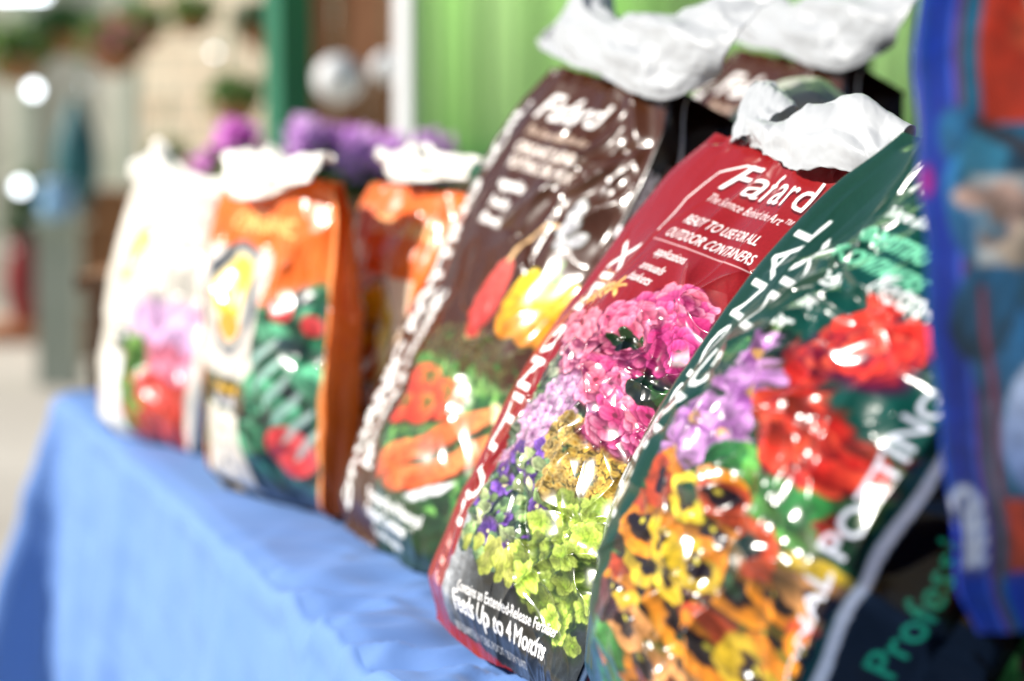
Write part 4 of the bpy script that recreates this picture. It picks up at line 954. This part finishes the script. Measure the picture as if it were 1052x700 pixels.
# hanging baskets
def basket(px, py, d, r, petals, label, seed, leafm='leaf'):
    x, y, z = at(px, py, d); o = empty('hanging_basket', (x, y, z)); tag(o, label, 'hanging basket', 'hanging baskets on the brick wall')
    m = MB(); m.lathe([(r*.3, -r*.9), (r*.8, -r*.5), (r, -.02), (r*1.03, 0), (r*.95, 0)], n=18); m.build('bowl', M['wood'], o, True)
    m = MB(); clump(m, (0, 0, r*.35), r*1.25, 300, r*.5, .7, seed); m.build('foliage', M[leafm], o)
    if petals: m = MB(); clump(m, (r*.1, -r*.3, r*.3), r*1.0, 240, r*.42, .7, seed+3); m.build('blossom', M[petals], o)
    m = MB()
    for k in range(3): a = 2.1*k; m.tube((r*math.cos(a), r*math.sin(a), 0), (0, 0, r*4), .004, .004, 5)
    m.build('chain', M['post'], o)
basket(120, 52, 13, .15, 'pinkp', 'hanging basket of pink flowers against the brick wall', 501)
basket(242, 108, 9, .09, None, 'hanging basket of green leaves just left of the green post', 511)
basket(150, 30, 13.4, .12, None, 'small leafy basket to the right of the pink flower basket', 521)
for q, (px, py, d, r, lab) in enumerate(((20, 60, 14, .17, 'leafy wall basket at the far left, beside the upper lamp'), (68, 35, 14.2, .15, 'leafy wall basket left of the pink flower basket'), (175, 165, 12, .09, 'small leafy basket low behind the white bag'), (268, 30, 11, .10, 'small leafy basket high beside the green post'), (200, 20, 14, .12, 'leafy basket high on the wall above the faint lamp'))):
    basket(px, py, d, r, None, lab, 531+q*7, 'leaf_dark' if q % 2 else 'leaf')
# glowing balls added to give bright out-of-focus discs
G_L = 'small glowing balls added for bright blurred discs'
for (px, py, d, r, lab) in ((37, 93, 12, .028, 'lit lamp of the upper added ball at the left edge'), (22, 192, 12, .028, 'lit lamp of the lower added ball at the left edge'), (222, 55, 12, .010, 'faint lit lamp of an added ball left of the green post'), (88, 88, 12.5, .005, 'faint lit lamp of an added ball between the basket and the left edge')):
    x, y, z = at(px, py, d); o = empty('glow_ball', (x, y, z)); tag(o, lab, 'glow', G_L)
    m = MB(); m.sphere((0, 0, 0), r, 14, 10); m.build('glow_sphere', M['glow'], o, True)
    m = MB(); m.tube((0, 0, r), (0, 0, r+.03), .012, .012); m.tube((0, 0, r+.03), (0, 0, 2.6-z+1.5), .003, .003, 5); m.build('cord', M['post'], o)
x, y, z = at(22, -2, 12); o = empty('strip_light', (x, y, z)); tag(o, 'white strip light at the top left edge', 'light')
m = MB(); m.box(-.12, .14, -.03, .03, -.01, .02); m.build('tube', M['glow'], o); m = MB(); m.box(-.15, .17, -.04, .04, .022, .05); m.build('housing', M['white_paint'], o)
# shed front between post and screen, with lanterns
x0, _, _ = at(318, 0, 10); x1, _, _ = at(420, 0, 10); o = empty('shed', ((x0+x1)/2, 10.2, 0)); tag(o, 'brown wooden shed front between the green post and the screen', 'shed')
m = MB()
for k in range(7):
    w = (x1+.6-x0)/7; m.box((x0-x1)/2-.05+k*w, (x0-x1)/2-.05+(k+1)*w-.008, 0, .05, 0, 3)
m.build('wall', M['wood'], o)
m = MB(); m.box(-.05, .42, -.03, -.002, 1.52, 2.6); m.build('shutter', M['terra'], o)
for (px, py, d, r, lab) in ((349, 82, 8.6, .085, 'large white paper lantern hanging right of the green post'), (398, 70, 8.8, .055, 'smaller cream lantern beside the white frame')):
    x, y, z = at(px, py, d); o = empty('paper_lantern', (x, y, z)); tag(o, lab, 'lantern', 'paper lanterns in front of the shed')
    m = MB(); m.sphere((0, 0, 0), r, 20, 14); m.build('shade', M['white_paint'], o, True)
    m = MB(); m.tube((0, 0, r), (0, 0, r+2.0), .003, .003, 5); m.build('cord', M['post'], o)

# ------------------------------------------------------------------ light, sky, camera
to_sun = Vector((-.9, .10, .60)).normalized()
el = math.asin(to_sun.z); az = math.atan2(to_sun.x, to_sun.y)
w = bpy.data.worlds.new('World'); scene.world = w; w.use_nodes = True
N = w.node_tree.nodes; bg = N['Background']; sky = N.new('ShaderNodeTexSky'); sky.sky_type = 'NISHITA'; sky.sun_disc = False
sky.sun_elevation = el; sky.sun_rotation = az; sky.air_density = 1.0; sky.dust_density = .6
w.node_tree.links.new(sky.outputs[0], bg.inputs[0]); bg.inputs[1].default_value = .05
sl = bpy.data.lights.new('sun', 'SUN'); sl.energy = 5; sl.angle = R(.6); sl.color = (1, .95, .87)
so = bpy.data.objects.new('sun', sl); link(so); so.rotation_euler = to_sun.to_track_quat('Z', 'Y').to_euler()
cam = bpy.data.cameras.new('camera'); co = bpy.data.objects.new('camera', cam); link(co); scene.camera = co
cam.lens = 85; cam.sensor_width = 36; cam.clip_end = 200; cam.clip_start = .05
co.location = (0, 0, 1.25); co.rotation_euler = (R(90-4.88), 0, 0)
cam.dof.use_dof = True; cam.dof.focus_distance = 2.18; cam.dof.aperture_fstop = 2.6
scene.view_settings.view_transform = 'Standard'; scene.view_settings.look = 'None'; scene.view_settings.gamma = 1
scene.view_settings.exposure = .65
scene.cycles.use_denoising = True
scene.cycles.sample_clamp_indirect = 8
scene.cycles.max_bounces = 6
scene.render.film_transparent = False
